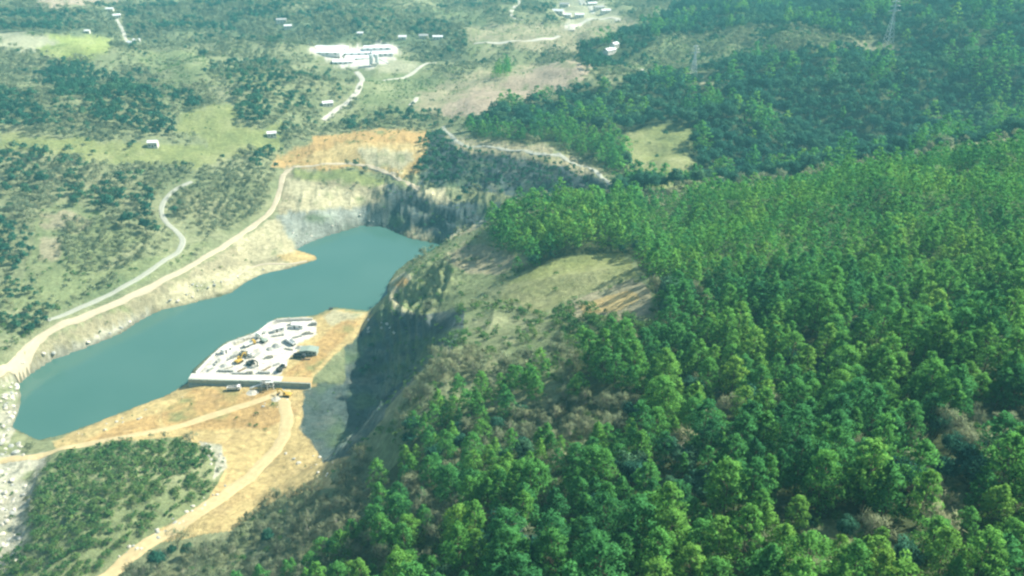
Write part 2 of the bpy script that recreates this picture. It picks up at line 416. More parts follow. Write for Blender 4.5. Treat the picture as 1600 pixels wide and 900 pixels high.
ZONES = [  # (soil, tmin, tmax, outline)
 ('scrub',0,9999,[(-400,-200),(2000,-200),(2000,1200),(-400,1200)]),
 # far valley
 ('meadow',600,1150,[(60,215),(330,230),(440,190),(440,230),(300,262),(120,245),(0,232),(0,205)]),
 ('field',900,1300,[(0,50),(70,54),(140,56),(178,62),(172,80),(150,88),(110,97),(85,95),(62,82),(30,80),(0,78)]),
 ('pale_field',900,1300,[(0,50),(70,54),(95,64),(50,80),(0,78)]),
 ('pink',1000,2600,[(40,-30),(190,-30),(182,6),(120,8),(90,15),(60,6)]),
 ('meadow',1000,1400,[(45,22),(85,20),(92,42),(60,46),(42,38)]),
 ('olive',820,1100,[(205,95),(240,80),(310,78),(335,110),(420,120),(430,150),(330,150),(300,145),(250,130)]),
 ('meadow',600,900,[(325,165),(365,160),(370,195),(440,210),(410,222),(330,235),(320,215),(275,200),(280,178)]),
 ('meadow',600,900,[(120,210),(185,230),(215,255),(150,255),(105,235)]),
 ('olive',640,1000,[(560,125),(660,105),(710,125),(660,150),(640,175),(600,200),(520,200),(560,160)]),
 ('tan',750,1500,[(650,150),(700,130),(760,108),(830,100),(900,95),(920,110),(905,128),(860,150),(800,165),(740,185),(690,180),(655,168)]),
 ('pink',750,1500,[(680,182),(700,160),(735,145),(800,120),(870,98),(925,88),(935,108),(900,132),(850,150),(790,165),(740,184)]),
 ('tan',900,2000,[(730,40),(800,38),(880,35),(960,20),(1040,45),(960,60),(900,85),(800,75),(740,70)]),
 ('olive',900,2000,[(600,20),(680,15),(760,25),(760,40),(640,45)]),
 ('brown',600,1500,[(1010,60),(1110,48),(1330,45),(1340,70),(1250,85),(1150,95),(1090,118),(1010,130),(930,110),(950,80)]),
 ('olive',900,1500,[(640,60),(760,66),(740,90),(650,85)]),
 ('scrub_dark',600,2500,[(200,10),(480,10),(730,30),(730,90),(620,75),(560,62),(480,70),(330,50),(190,62)]),
 ('scrub_dark',1000,2500,[(0,8),(60,8),(100,16),(180,10),(185,60),(140,54),(90,50),(60,50),(0,46)]),
 # left bank
 ('olive',450,760,[(60,325),(120,315),(190,350),(240,370),(180,400),(120,440),(70,470),(30,450),(50,380)]),
 ('tan',450,760,[(60,335),(110,328),(150,345),(120,362),(70,360)]),
 ('tan',450,760,[(60,372),(100,370),(95,410),(60,405)]),
 ('olive',440,640,[(0,440),(120,430),(280,390),(330,370),(290,410),(180,460),(60,510),(0,540)]),
 ('brown',440,600,[(0,500),(130,465),(180,430),(220,440),(120,480),(40,525),(0,560)]),
 # strip between the roads and the lake
 ('tan',380,640,[(-80,640),(0,585),(60,535),(200,470),(350,392),(420,345),(455,330),(470,385),(505,402),(390,445),(250,490),(140,545),(50,590),(20,680),(-60,690)]),
 ('rubble',380,640,[(-80,690),(-40,620),(70,555),(190,505),(240,480),(235,492),(140,545),(75,570),(45,590),(35,610),(32,640),(15,690)]),
 ('sand_pale',480,640,[(280,440),(330,425),(400,412),(480,405),(500,404),(440,422),(390,440),(300,475),(250,488),(240,478)]),
 ('sand',480,640,[(430,396),(470,388),(500,398),(500,412),(450,414)]),
 ('sand_pale',480,650,[(365,375),(430,340),(465,350),(470,390),(400,410),(370,400)]),
 # terraces
 ('tan',560,760,[(440,262),(540,262),(620,290),(600,320),(470,345),(435,340)]),
 ('sand_pale',560,760,[(448,278),(520,292),(580,308),(560,330),(470,335),(450,320)]),
 ('meadow',560,760,[(455,268),(540,264),(600,280),(590,292),(520,284),(470,278)]),
 ('grey_rock',560,680,[(430,335),(520,326),(600,318),(600,355),(520,366),(466,390),(450,372)]),
 # far cliff, soil darkened to paint in its shade
 ('shaded_rock',560,720,[(570,350),(585,320),(610,285),(640,298),(780,312),(785,380),(690,384),(640,376)]),
 ('tan',560,680,[(632,368),(645,352),(670,360),(690,380),(672,382)]),
 ('tan',520,680,[(705,372),(730,352),(748,352),(748,372),(725,385)]),
 ('sand_pale',600,720,[(645,296),(690,292),(710,310),(700,320),(660,312)]),
 ('scrub',620,760,[(690,290),(780,290),(830,312),(760,318),(710,316)]),
 # orange hill
 ('orange',640,820,[(422,262),(438,238),(470,226),(500,212),(560,204),(620,200),(668,203),(672,212),(680,225),(655,262),(640,276),(560,262),(500,262)]),
 ('sand',640,820,[(500,232),(560,225),(600,222),(668,224),(652,250),(640,272),(560,258),(520,256),(460,252)]),
 ('sand_pale',640,820,[(560,232),(640,232),(650,250),(630,268),(570,256)]),
 ('orange',640,820,[(540,208),(600,202),(668,203),(660,222),(610,222),(540,226),(470,246),(440,258),(436,242),(470,228)]),
 # cut slope, its shade painted into the dark soil
 ('shaded_rock',560,820,[(672,205),(700,205),(722,232),(850,244),(930,275),(985,302),(985,330),(860,330),(770,300),(690,292),(650,285)]),
 ('tan',600,900,[(690,195),(720,215),(850,225),(900,245),(960,280),(1000,305),(965,300),(880,262),(800,244),(715,236)]),
 ('forest_floor',600,1000,[(730,200),(960,210),(985,240),(1000,300),(960,275),(900,240),(850,222),(740,218)]),
 # second ridge
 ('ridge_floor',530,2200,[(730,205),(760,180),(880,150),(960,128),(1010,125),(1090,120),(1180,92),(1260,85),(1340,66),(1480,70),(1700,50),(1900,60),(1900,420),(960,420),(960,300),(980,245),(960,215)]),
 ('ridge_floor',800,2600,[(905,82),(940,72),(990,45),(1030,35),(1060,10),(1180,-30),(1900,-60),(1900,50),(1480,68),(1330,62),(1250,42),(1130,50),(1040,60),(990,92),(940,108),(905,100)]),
 ('meadow',560,900,[(966,218),(1000,204),(1030,192),(1070,196),(1088,215),(1078,245),(1094,290),(1045,302),(1000,290),(976,255)]),
 ('tan',560,1100,[(1085,124),(1140,122),(1160,130),(1095,134)]),
 ('tan',560,1100,[(1310,72),(1340,64),(1420,78),(1400,84),(1330,80)]),
 # near hill
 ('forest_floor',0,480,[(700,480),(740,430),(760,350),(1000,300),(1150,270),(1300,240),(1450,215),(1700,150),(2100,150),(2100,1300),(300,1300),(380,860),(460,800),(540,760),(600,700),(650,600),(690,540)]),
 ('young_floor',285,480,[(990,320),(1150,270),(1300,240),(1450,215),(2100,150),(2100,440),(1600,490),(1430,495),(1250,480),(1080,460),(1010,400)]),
 ('olive',0,480,[(690,455),(740,440),(790,430),(860,415),(940,395),(985,398),(1010,430),(1030,480),(1030,525),(960,548),(880,560),(860,545),(800,540),(760,600),(690,620),(660,600),(690,545)]),
 ('meadow',0,500,[(790,440),(850,412),(930,395),(975,398),(1000,430),(930,455),(880,470),(830,500),(780,480)]),
 ('tan',0,480,[(890,475),(930,455),(990,435),(1015,450),(1018,490),(960,500),(900,498)]),
 ('sand',0,480,[(905,478),(950,462),(990,455),(1000,466),(970,485),(915,492)]),
 ('brown',0,480,[(730,480),(800,470),(880,520),(900,590),(860,640),(760,640),(660,660),(640,640),(690,545)]),
 ('brown',0,260,[(1200,850),(1270,815),(1330,800),(1360,830),(1330,870),(1240,890),(1190,885)]),
 ('brown',0,260,[(1420,770),(1480,740),(1510,760),(1500,800),(1450,810),(1425,795)]),
 ('brown',0,300,[(1510,645),(1570,650),(1600,700),(1560,730),(1515,690)]),
 # spur
 ('olive',380,620,[(600,480),(608,435),(650,400),(700,378),(760,352),(830,395),(790,440),(740,450),(700,470),(660,492)]),
 ('tan',380,620,[(690,400),(730,378),(790,390),(830,410),(780,430),(720,425)]),
 ('sand_pale',420,560,[(608,448),(622,425),(645,428),(640,448),(618,462),(630,482),(650,492),(640,496),(612,480)]),
 ('orange',420,560,[(612,446),(630,432),(642,440),(632,452)]),
 # dark face, its shade painted into the soil colour
 ('shaded_rock',340,520,[(545,512),(570,494),(600,480),(650,492),(700,486),(725,476),(725,520),(650,620),(560,720),(480,722),(500,690),(535,640),(540,560)]),
 # floor of the pit and the dirt
 ('sand',330,480,[(80,690),(200,640),(300,598),(480,600),(600,600),(600,700),(520,730),(460,760),(330,850),(250,930),(130,930),(230,840),(310,790),(350,740),(330,700),(280,685),(180,690),(90,702)]),
 ('orange',330,480,[(250,650),(300,608),(430,610),(470,640),(420,668),(330,672),(260,668)]),
 ('orange',330,480,[(130,690),(200,658),(250,650),(250,668),(180,688)]),
 ('shaded_floor',330,480,[(470,612),(500,600),(600,600),(600,700),(505,722),(488,690),(470,668),(478,640)]),  # shade lying on the pit floor, painted as darker soil
 ('sand',280,420,[(470,740),(530,715),(545,740),(520,780),(470,790),(440,770)]),
 ('brown',270,400,[(330,860),(400,800),(470,770),(540,760),(600,800),(560,900),(500,960),(250,960),(280,900)]),
 ('olive',300,420,[(90,705),(180,692),(280,686),(330,702),(352,735),(320,785),(230,835),(150,900),(100,960),(20,960),(45,850),(52,790),(65,735)]),
 ('rubble',300,420,[(-200,700),(40,712),(80,705),(60,735),(45,790),(35,850),(15,960),(-200,960)]),
 ('rubble',300,420,[(310,690),(345,695),(358,730),(330,750),(340,715)]),
 ('brown',0,400,[(515,745),(560,700),(612,655),(650,590),(692,535),(720,600),(640,700),(560,790)]),
 # yard
 ('sand',400,520,[(298,592),(350,540),(400,520),(432,498),(490,496),(520,482),(582,488),(560,525),(530,552),(505,575),(486,592),(400,592)]),
 ('orange',400,520,[(440,588),(470,560),(510,520),(535,500),(565,500),(545,525),(500,570),(486,590)]),
 ('white',400,520,[(300,590),(345,540),(398,518),(430,498),(492,498),(494,512),(498,520),(462,536),(470,545),(450,556),(436,588)]),
 ('sand_pale',400,520,[(505,494),(520,484),(575,489),(540,500),(515,508)]),
 # quarry stock yard in the far valley
 ('white',850,1200,[(475,77),(500,71),(545,74),(560,76),(595,64),(608,66),(616,74),(618,96),(575,108),(540,106),(525,100),(515,92),(490,84)]),
 ('pale_field',850,1200,[(575,98),(618,94),(650,98),(655,104),(630,112),(600,113)]),
 ('white',1000,2600,[(868,8),(895,-10),(925,0),(955,24),(940,30),(905,32),(893,48),(884,34)]),
 ('pale_field',1000,2600,[(862,8),(900,-10),(930,-5),(965,25),(962,34),(930,32),(900,42),(880,30)]),
]
GRASSY = {'scrub','scrub_dark','meadow','field','olive','brown','tan'}

def zone_of(x, y, z, edge=5.0, pas=0):
    px, py, t = project(x, y, z)
    j = edge * np.clip(t / 600, .5, 1.4)
    jx = fbm(x, y, 14, 3, 51) * j * 1.8; jy = fbm(x, y, 14, 3, 77) * j * 1.1
    if pas:
        jx = jx + fbm(x, y, 4, 2, 500 + pas) * j * 1.2; jy = jy + fbm(x, y, 4, 2, 520 + pas) * j * .9
    ax = px + jx; ay = py + jy
    zid = np.zeros(px.shape, int)
    for k, (name, t0, t1, poly) in enumerate(ZONES):
        m = (t > t0) & (t < t1) & (in_poly(ax, ay, poly) if k else True)
        zid = np.where(m, k, zid)
    return zid, px, py, t

def soil_colour(x, y, z):
    out = 0
    x0, y0 = x, y
    y = y + 1.3 * z
    pal = np.array([SOIL[zz[0]] for zz in ZONES]); names = np.array([zz[0] for zz in ZONES])
    n1 = fbm(x, y, 34, 4, 101)[:, None]; n2 = fbm(x, y, 7, 3, 131)[:, None]; n4 = fbm(x, y, 1.8, 2, 141)[:, None]
    rid = ridged(x, y, 21, 4, 211)[:, None]; veg = fbm(x, y, 12, 3, 401)[:, None]
    gul = ridged(x * .8 + y * .6, y * .8 - x * .6, 9, 3, 223)[:, None]
    st = fbm(x * .6 + y * .2, z * 3.0, 6, 3, 301)[:, None]; vr = fbm(x, y, 15, 3, 311)[:, None]
    g = np.clip(n1 * 1.4 + n2 * .7, -1, 1)
    wt = (.4, .35, .25)
    for pas in range(3):
        zid = zone_of(x0, y0, z, 5.0, pas)[0]
        c = pal[zid]
        def isin(*q): return np.isin(names[zid], q)[:, None]
        tan = np.array([.34,.32,.19]); dk = np.array([.08,.12,.055])
        cg = c * (1 + .14 * n2 + .10 * n4)
        w = np.clip(g, 0, 1) * .38; cg = cg * (1 - w) + tan * w
        w = np.clip(-g, 0, 1) * .45; cg = cg * (1 - w) + dk * w
        cs = c * (1 + .24 * n2 + .18 * n1 + .16 * n4)
        w = np.clip(rid - .55, 0, 1) * .8 * isin('sand','orange'); cs = cs * (1 - w) + np.array([.42,.28,.13]) * w
        w = np.clip(gul - .66, 0, 1) * .9; cs = cs * (1 - w) + np.array([.36,.29,.17]) * w
        w = np.clip(np.clip(veg - .18, 0, 1) * 1.9, 0, .8) * isin('tan','rubble','orange','pink','sand_pale'); cs = cs * (1 - w) + np.array([.16,.20,.08]) * w
        cr = c * (1 + .45 * st + .25 * n2)
        w = np.clip(np.clip(vr - .02, 0, 1) * 1.5, 0, .8); cr = cr * (1 - w) + np.array([.10,.15,.07]) * w
        w = np.clip(n1 * n2 * 3, 0, .4); cr = cr * (1 - w) + np.array([.22,.23,.17]) * w
        cw = c * (1 - .10 * np.clip(n2 + .5 * n4, 0, 1)) ; w = np.clip(gul - .55, 0, 1) * .9; cw = cw * (1 - w) + np.array([.62,.55,.42]) * w
        w = np.clip(fbm(x, y, 11, 2, 431)[:, None] - .15, 0, 1) * 1.2; cw = cw * (1 - w) + np.array([.68,.64,.54]) * w if pas < 3 else cw
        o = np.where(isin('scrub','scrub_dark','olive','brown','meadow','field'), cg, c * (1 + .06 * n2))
        o = np.where(isin('sand','sand_pale','orange','tan','rubble','pink'), cs, o)
        o = np.where(isin('shaded_floor','shaded_rock','grey_rock'), cr, o)
        o = np.where(isin('white'), cw, o)
        out = out + o * wt[pas]
    # wet, darker rim on the shore
    s = bil(_SD, x0, y0)
    wet = np.clip(1 - s / 2.0, 0, 1)[:, None] * .45
    out = out * (1 - wet)
    return np.clip(out, .01, .92)

# ------------------------------------------------------------------ materials
def new_mat(name, colour=(.5,.5,.5), rough=.85, metallic=0.0, noise=0.0, scale=1.0, bump=0.0):
    m = bpy.data.materials.new(name); m.use_nodes = True
    nt = m.node_tree; b = nt.nodes['Principled BSDF']
    b.inputs['Roughness'].default_value = rough
    b.inputs['Metallic'].default_value = metallic
    b.inputs['Base Color'].default_value = (*colour, 1)
    try: b.inputs['Specular IOR Level'].default_value = .25
    except Exception: pass
    if noise > 0 or bump > 0:
        tc = nt.nodes.new('ShaderNodeTexCoord'); nz = nt.nodes.new('ShaderNodeTexNoise')
        nz.inputs['Scale'].default_value = scale; nz.inputs['Detail'].default_value = 5
        nt.links.new(tc.outputs['Object'], nz.inputs['Vector'])
        if noise > 0:
            mx = nt.nodes.new('ShaderNodeMix'); mx.data_type = 'RGBA'
            mx.inputs[6].default_value = (*[c * (1 - noise) for c in colour], 1)
            mx.inputs[7].default_value = (*[min(1, c * (1 + noise)) for c in colour], 1)
            nt.links.new(nz.outputs['Fac'], mx.inputs[0]); nt.links.new(mx.outputs[2], b.inputs['Base Color'])
        if bump > 0:
            bp = nt.nodes.new('ShaderNodeBump'); bp.inputs['Strength'].default_value = bump; bp.inputs['Distance'].default_value = .3
            nt.links.new(nz.outputs['Fac'], bp.inputs['Height']); nt.links.new(bp.outputs['Normal'], b.inputs['Normal'])
    return m

def soil_material():
    m = bpy.data.materials.new('soil'); m.use_nodes = True
    nt = m.node_tree; b = nt.nodes['Principled BSDF']; b.inputs['Roughness'].default_value = .95
    b.inputs['Specular IOR Level'].default_value = .1
    at = nt.nodes.new('ShaderNodeAttribute'); at.attribute_name = 'soil'
    tc = nt.nodes.new('ShaderNodeTexCoord')
    n1 = nt.nodes.new('ShaderNodeTexNoise'); n1.inputs['Scale'].default_value = .35; n1.inputs['Detail'].default_value = 6; n1.inputs['Roughness'].default_value = .7
    mp = nt.nodes.new('ShaderNodeMapRange'); mp.inputs['From Min'].default_value = .3; mp.inputs['From Max'].default_value = .7
    mp.inputs['To Min'].default_value = .62; mp.inputs['To Max'].default_value = 1.35
    mul = nt.nodes.new('ShaderNodeVectorMath'); mul.operation = 'SCALE'
    bp = nt.nodes.new('ShaderNodeBump'); bp.inputs['Strength'].default_value = .8; bp.inputs['Distance'].default_value = 1.2
    nt.links.new(tc.outputs['Object'], n1.inputs['Vector'])
    nt.links.new(n1.outputs['Fac'], mp.inputs['Value'])
    nt.links.new(at.outputs['Color'], mul.inputs[0]); nt.links.new(mp.outputs['Result'], mul.inputs['Scale'])
    nt.links.new(mul.outputs['Vector'], b.inputs['Base Color'])
    nt.links.new(n1.outputs['Fac'], bp.inputs['Height']); nt.links.new(bp.outputs['Normal'], b.inputs['Normal'])
    return m

# ------------------------------------------------------------------ object helpers
def link(name, me, mat=None, parent=None):
    o = bpy.data.objects.new(name, me); C.objects.link(o)
    if mat is not None and len(me.materials) == 0: me.materials.append(mat)
    if parent is not None: o.parent = parent
    return o

def mesh(name, V, F, mats=None, midx=None, smooth=False):
    me = bpy.data.meshes.new(name)
    V = np.asarray(V, np.float32)
    if isinstance(F, np.ndarray):
        n, k = F.shape
        me.vertices.add(len(V)); me.vertices.foreach_set('co', V.ravel())
        me.loops.add(n * k); me.loops.foreach_set('vertex_index', F.astype(np.int32).ravel())
        me.polygons.add(n); me.polygons.foreach_set('loop_start', np.arange(0, n * k, k, dtype=np.int32))
        me.polygons.foreach_set('loop_total', np.full(n, k, np.int32))
        me.update(calc_edges=True)
    else:
        me.from_pydata([tuple(map(float, v)) for v in V], [], F)
    for m in (mats or []): me.materials.append(m)
    if midx is not None: me.polygons.foreach_set('material_index', np.asarray(midx, np.int32))
    if smooth: me.polygons.foreach_set('use_smooth', np.ones(len(me.polygons), bool))
    me.update()
    return me

def struct(o, kind='structure', label=None):
    o['kind'] = kind
    if label: o['label'] = label
    return o

def thing(name, label, cat, loc=(0,0,0), rz=0.0, group=None):
    o = bpy.data.objects.new(name, None); C.objects.link(o)
    o.empty_display_size = .5
    o.location = loc; o.rotation_euler = (0, 0, rz)
    o['label'] = label; o['category'] = cat
    if group: o['group'] = group
    return o

# ------------------------------------------------------------------ ground: one sheet, fine near, coarse far
def build_ground():
    az = np.concatenate([np.radians(np.linspace(-88, -37, 50, endpoint=False)), np.radians(np.linspace(-37, 37, 1050)), np.radians(np.linspace(37, 88, 50)[1:])])
    q = np.linspace(1 / 60., 1 / 2600., 1500)
    r = np.concatenate([[2, 30], 1 / q, [3200, 4200, 6000, 9000, 14000]])
    A, R = np.meshgrid(az, r)
    X = (R * np.sin(A)).ravel(); Y = (R * np.cos(A)).ravel()
    Y = np.where(R.ravel() <= 60, Y - 40 * (1 - R.ravel() / 60.0), Y)
    Z = height(X, Y)
    nr, na = A.shape
    i, j = np.meshgrid(np.arange(nr - 1), np.arange(na - 1), indexing='ij')
    a = (i * na + j).ravel()
    F = np.stack([a, a + 1, a + na + 1, a + na], 1)
    me = mesh('ground', np.stack([X, Y, Z], 1), F, [soil_material()], smooth=True)
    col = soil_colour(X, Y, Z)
    at = me.color_attributes.new('soil', 'FLOAT_COLOR', 'POINT')
    at.data.foreach_set('color', np.concatenate([col, np.ones((len(col), 1))], 1).astype(np.float32).ravel())
    return struct(link('ground', me))

build_ground()

def build_lake():
    L = LAKE.copy()
    c = L.mean(0)
    # a little wider than the shore so that the banks cut its edge
    n = len(L); out = []
    for k in range(n):
        a, b, d = L[k - 1], L[k], L[(k + 1) % n]
        tvec = (d - a) / (np.linalg.norm(d - a) + 1e-9)
        nrm = np.array([tvec[1], -tvec[0]])
        if in_poly(np.array([b[0] + nrm[0] * .5]), np.array([b[1] + nrm[1] * .5]), L)[0]: nrm = -nrm
        out.append(b + nrm * 1.0)
    me = mesh('lake', [(p[0], p[1], 0.0) for p in out], [list(range(n))])
    m = bpy.data.materials.new('lake_water'); m.use_nodes = True
    nt = m.node_tree; b = nt.nodes['Principled BSDF']
    b.inputs['Base Color'].default_value = (.035, .15, .115, 1)
    b.inputs['Roughness'].default_value = .13
    b.inputs['IOR'].default_value = 1.33
    tc = nt.nodes.new('ShaderNodeTexCoord'); nz = nt.nodes.new('ShaderNodeTexNoise'); nz.inputs['Scale'].default_value = .7; nz.inputs['Detail'].default_value = 4
    n2 = nt.nodes.new('ShaderNodeTexNoise'); n2.inputs['Scale'].default_value = .016; n2.inputs['Detail'].default_value = 3
    mx = nt.nodes.new('ShaderNodeMix'); mx.data_type = 'RGBA'
    mx.inputs[6].default_value = (.044,.125,.102,1); mx.inputs[7].default_value = (.078,.165,.136,1)
    bp = nt.nodes.new('ShaderNodeBump'); bp.inputs['Strength'].default_value = .3; bp.inputs['Distance'].default_value = .2
    nt.links.new(tc.outputs['Object'], nz.inputs['Vector']); nt.links.new(tc.outputs['Object'], n2.inputs['Vector'])
    nt.links.new(n2.outputs['Fac'], mx.inputs[0]); nt.links.new(mx.outputs[2], b.inputs['Base Color'])
    nt.links.new(nz.outputs['Fac'], bp.inputs['Height']); nt.links.new(bp.outputs['Normal'], b.inputs['Normal'])
    me.materials.append(m)
    return struct(link('water', me))
build_lake()

# ------------------------------------------------------------------ roads and tracks draped on the ground
def resample(P, step):
    P = np.asarray(P, float)
    # Catmull-Rom through the points, then even spacing
    Q = []
    n = len(P)
    for k in range(n - 1):
        p0 = P[max(k - 1, 0)]; p1 = P[k]; p2 = P[k + 1]; p3 = P[min(k + 2, n - 1)]
        for s in np.linspace(0, 1, 12, endpoint=False):
            Q.append(.5 * ((2 * p1) + (-p0 + p2) * s + (2 * p0 - 5 * p1 + 4 * p2 - p3) * s * s + (-p0 + 3 * p1 - 3 * p2 + p3) * s ** 3))
    Q.append(P[-1]); Q = np.array(Q)
    d = np.concatenate([[0], np.cumsum(np.hypot(*(Q[1:] - Q[:-1]).T))])
    s = np.arange(0, d[-1], step)
    return np.stack([np.interp(s, d, Q[:, 0]), np.interp(s, d, Q[:, 1])], 1)

def ribbon(name, pix, width, mat, lift=.3, tmin=60, seed=0, wob=.25):
    x, y, t = cast([p[0] for p in pix], [p[1] for p in pix], tmin=tmin)
    Q = resample(np.stack([x, y], 1), 1.2)
    T = np.gradient(Q, axis=0); T /= (np.linalg.norm(T, axis=1, keepdims=True) + 1e-9)
    N = np.stack([-T[:, 1], T[:, 0]], 1)
    s = np.arange(len(Q))
    wl = width / 2 * (1 + wob * fbm(s * 1.2, s * 0 + seed, 9, 3, 5)); wr = width / 2 * (1 + wob * fbm(s * 1.2, s * 0 + seed + 40, 9, 3, 6))
    K = 7; rows = []
    for k in range(K):
        f = k / (K - 1) * 2 - 1
        off = np.where(f < 0, wl * f, wr * f)[:, None] if f else np.zeros((len(Q), 1))
        rows.append(Q + N * off)
    P = np.stack(rows, 1).reshape(-1, 2)
    Z = height(P[:, 0], P[:, 1]).reshape(-1, K)
    Zs = Z.copy()
    zc = Z.mean(1)
    kern = np.ones(7) / 7
    zc = np.convolve(np.pad(zc, 3, mode='edge'), kern, 'valid')
    Zs = np.maximum(Z, zc[:, None] * .75 + Z * .25) + lift
    Zs[:, 0] = Z[:, 0] + .02; Zs[:, -1] = Z[:, -1] + .02
    V = np.concatenate([P, Zs.reshape(-1, 1)], 1)
    n = len(Q)
    i, j = np.meshgrid(np.arange(n - 1), np.arange(K - 1), indexing='ij')
    a = (i * K + j).ravel()
    F = np.stack([a, a + K, a + K + 1, a + 1], 1)
    return struct(link(name, mesh(name, V, F, [mat], smooth=True)))

M_ROAD = new_mat('pale_road', (.45,.39,.27), .95, noise=.16, scale=.6)
M_ROADG = new_mat('grey_road', (.34,.35,.28), .95, noise=.15, scale=.6)
M_DIRT = new_mat('dirt_track', (.50,.40,.21), .95, noise=.3, scale=.5)
M_FARROAD = new_mat('far_road', (.50,.48,.39), .95, noise=.1, scale=.2)

ribbon('road', [(-60,612),(0,580),(60,530),(95,510),(130,495),(200,465),(260,436),(300,415),(350,385),(395,355),(425,328),(437,298),(442,275),(458,262),(500,258),(545,255)], 4.0, M_ROAD, seed=1)
ribbon('road', [(545,255),(580,262),(610,272),(640,290),(655,300)], 4.4, M_ROAD, seed=2)
ribbon('path', [(300,284),(275,296),(258,312),(252,330),(260,348),(276,362),(286,376),(280,392),(262,404),(215,436),(160,466),(110,488),(72,502)], 3.6, M_ROADG, seed=3)
ribbon('dirt_track', [(-30,722),(0,720),(45,714),(85,706),(130,696),(200,682),(270,668),(330,650),(400,628),(440,612)], 4.6, M_DIRT, seed=4)
ribbon('road', [(640,165),(648,158),(652,152)], 5, M_FARROAD, seed=5)
ribbon('road', [(505,188),(525,172),(545,158),(560,140),(566,126),(556,112)], 6.0, M_FARROAD, seed=6)
ribbon('road', [(598,126),(630,122),(645,114),(655,106),(680,98)], 5.0, M_FARROAD, seed=7)
ribbon('road', [(800,-12),(812,6),(800,16),(800,26),(818,32)], 5.5, M_FARROAD, tmin=700, seed=8)
ribbon('road', [(740,68),(780,68),(840,62),(875,56)], 6.0, M_FARROAD, tmin=700, seed=9)
ribbon('road', [(893,48),(896,40),(920,30),(960,28),(965,34)], 9.0, M_FARROAD, tmin=700, seed=10)
ribbon('road', [(895,-10),(910,5),(930,22)], 11.0, M_FARROAD, tmin=700, seed=11)
ribbon('road', [(692,198),(700,208),(718,224),(750,230),(790,234),(850,241),(885,250),(910,260),(940,278),(978,300)], 4.0, M_ROADG, tmin=560, seed=12)
ribbon('path', [(1003,108),(1008,122),(1012,130)], 3.5, M_FARROAD, tmin=560, seed=13)
ribbon('path', [(182,30),(190,45),(200,70)], 5.0, M_FARROAD, tmin=700, seed=14)
ribbon('dirt_track', [(440,612),(448,650),(440,690),(400,735),(350,775),(290,815),(225,855),(150,910)], 6.5, M_DIRT, seed=21, wob=.6)
ribbon('path', [(350,470-30),(400,416),(450,413),(480,408)], 1.8, M_ROAD, seed=15)

# ------------------------------------------------------------------ plants: materials
def leaf_mat(name, ramp, trans=.25, tone=.35, patch=60.0, rough=.8):
    m = bpy.data.materials.new(name); m.use_nodes = True
    nt = m.node_tree
    for n in list(nt.nodes): nt.nodes.remove(n)
    L = nt.links.new
    out = nt.nodes.new('ShaderNodeOutputMaterial')
    oi = nt.nodes.new('ShaderNodeObjectInfo')
    nz = nt.nodes.new('ShaderNodeTexNoise'); nz.inputs['Scale'].default_value = 1 / patch; nz.inputs['Detail'].default_value = 2
    L(oi.outputs['Location'], nz.inputs['Vector'])
    mr = nt.nodes.new('ShaderNodeMapRange'); mr.inputs['From Min'].default_value = .32; mr.inputs['From Max'].default_value = .68
    L(nz.outputs['Fac'], mr.inputs['Value'])
    a = nt.nodes.new('ShaderNodeMath'); a.operation = 'MULTIPLY'; a.inputs[1].default_value = .5; L(oi.outputs['Random'], a.inputs[0])
    b = nt.nodes.new('ShaderNodeMath'); b.operation = 'MULTIPLY_ADD'; b.inputs[1].default_value = .5; L(mr.outputs['Result'], b.inputs[0]); L(a.outputs[0], b.inputs[2])
    cr = nt.nodes.new('ShaderNodeValToRGB')
    els = cr.color_ramp.elements
    for k, (p, c) in enumerate(ramp):
        e = els[k] if k < 2 else els.new(p)
        e.position = p; e.color = (*c, 1)
    L(b.outputs[0], cr.inputs['Fac'])
    at = nt.nodes.new('ShaderNodeAttribute'); at.attribute_name = 'tone'
    mt = nt.nodes.new('ShaderNodeMapRange'); mt.inputs['To Min'].default_value = 1 - tone; mt.inputs['To Max'].default_value = 1 + tone
    L(at.outputs['Fac'], mt.inputs['Value'])
    sc = nt.nodes.new('ShaderNodeVectorMath'); sc.operation = 'SCALE'; L(cr.outputs['Color'], sc.inputs[0]); L(mt.outputs['Result'], sc.inputs['Scale'])
    d = nt.nodes.new('ShaderNodeBsdfDiffuse'); t = nt.nodes.new('ShaderNodeBsdfTranslucent'); mx = nt.nodes.new('ShaderNodeMixShader')
    mx.inputs[0].default_value = trans
    L(sc.outputs[0], d.inputs['Color']); L(sc.outputs[0], t.inputs['Color'])
    L(d.outputs[0], mx.inputs[1]); L(t.outputs[0], mx.inputs[2]); L(mx.outputs[0], out.inputs['Surface'])
    return m

M_PINE = leaf_mat('pine_needles', [(0.0,(.038,.165,.070)),(.3,(.08,.28,.08)),(.6,(.13,.36,.075)),(1.0,(.24,.44,.08))], .45, .35, 45)
M_BROAD = leaf_mat('evergreen_leaves', [(0.0,(.024,.10,.075)),(.5,(.045,.155,.095)),(1.0,(.11,.235,.115))], .3, .3, 70)
M_TWIG = leaf_mat('bare_twigs', [(0.0,(.22,.29,.18)),(.5,(.30,.36,.21)),(1.0,(.42,.44,.25))], .35, .28, 40)
M_SHRUB = leaf_mat('shrub_leaves', [(0.0,(.045,.14,.048)),(.5,(.09,.21,.06)),(1.0,(.20,.28,.09))], .25, .3, 30)
M_BARK = new_mat('bark', (.16,.12,.085), .9, noise=.3, scale=3)
M_BARKG = new_mat('grey_bark', (.30,.28,.22), .9, noise=.25, scale=3)

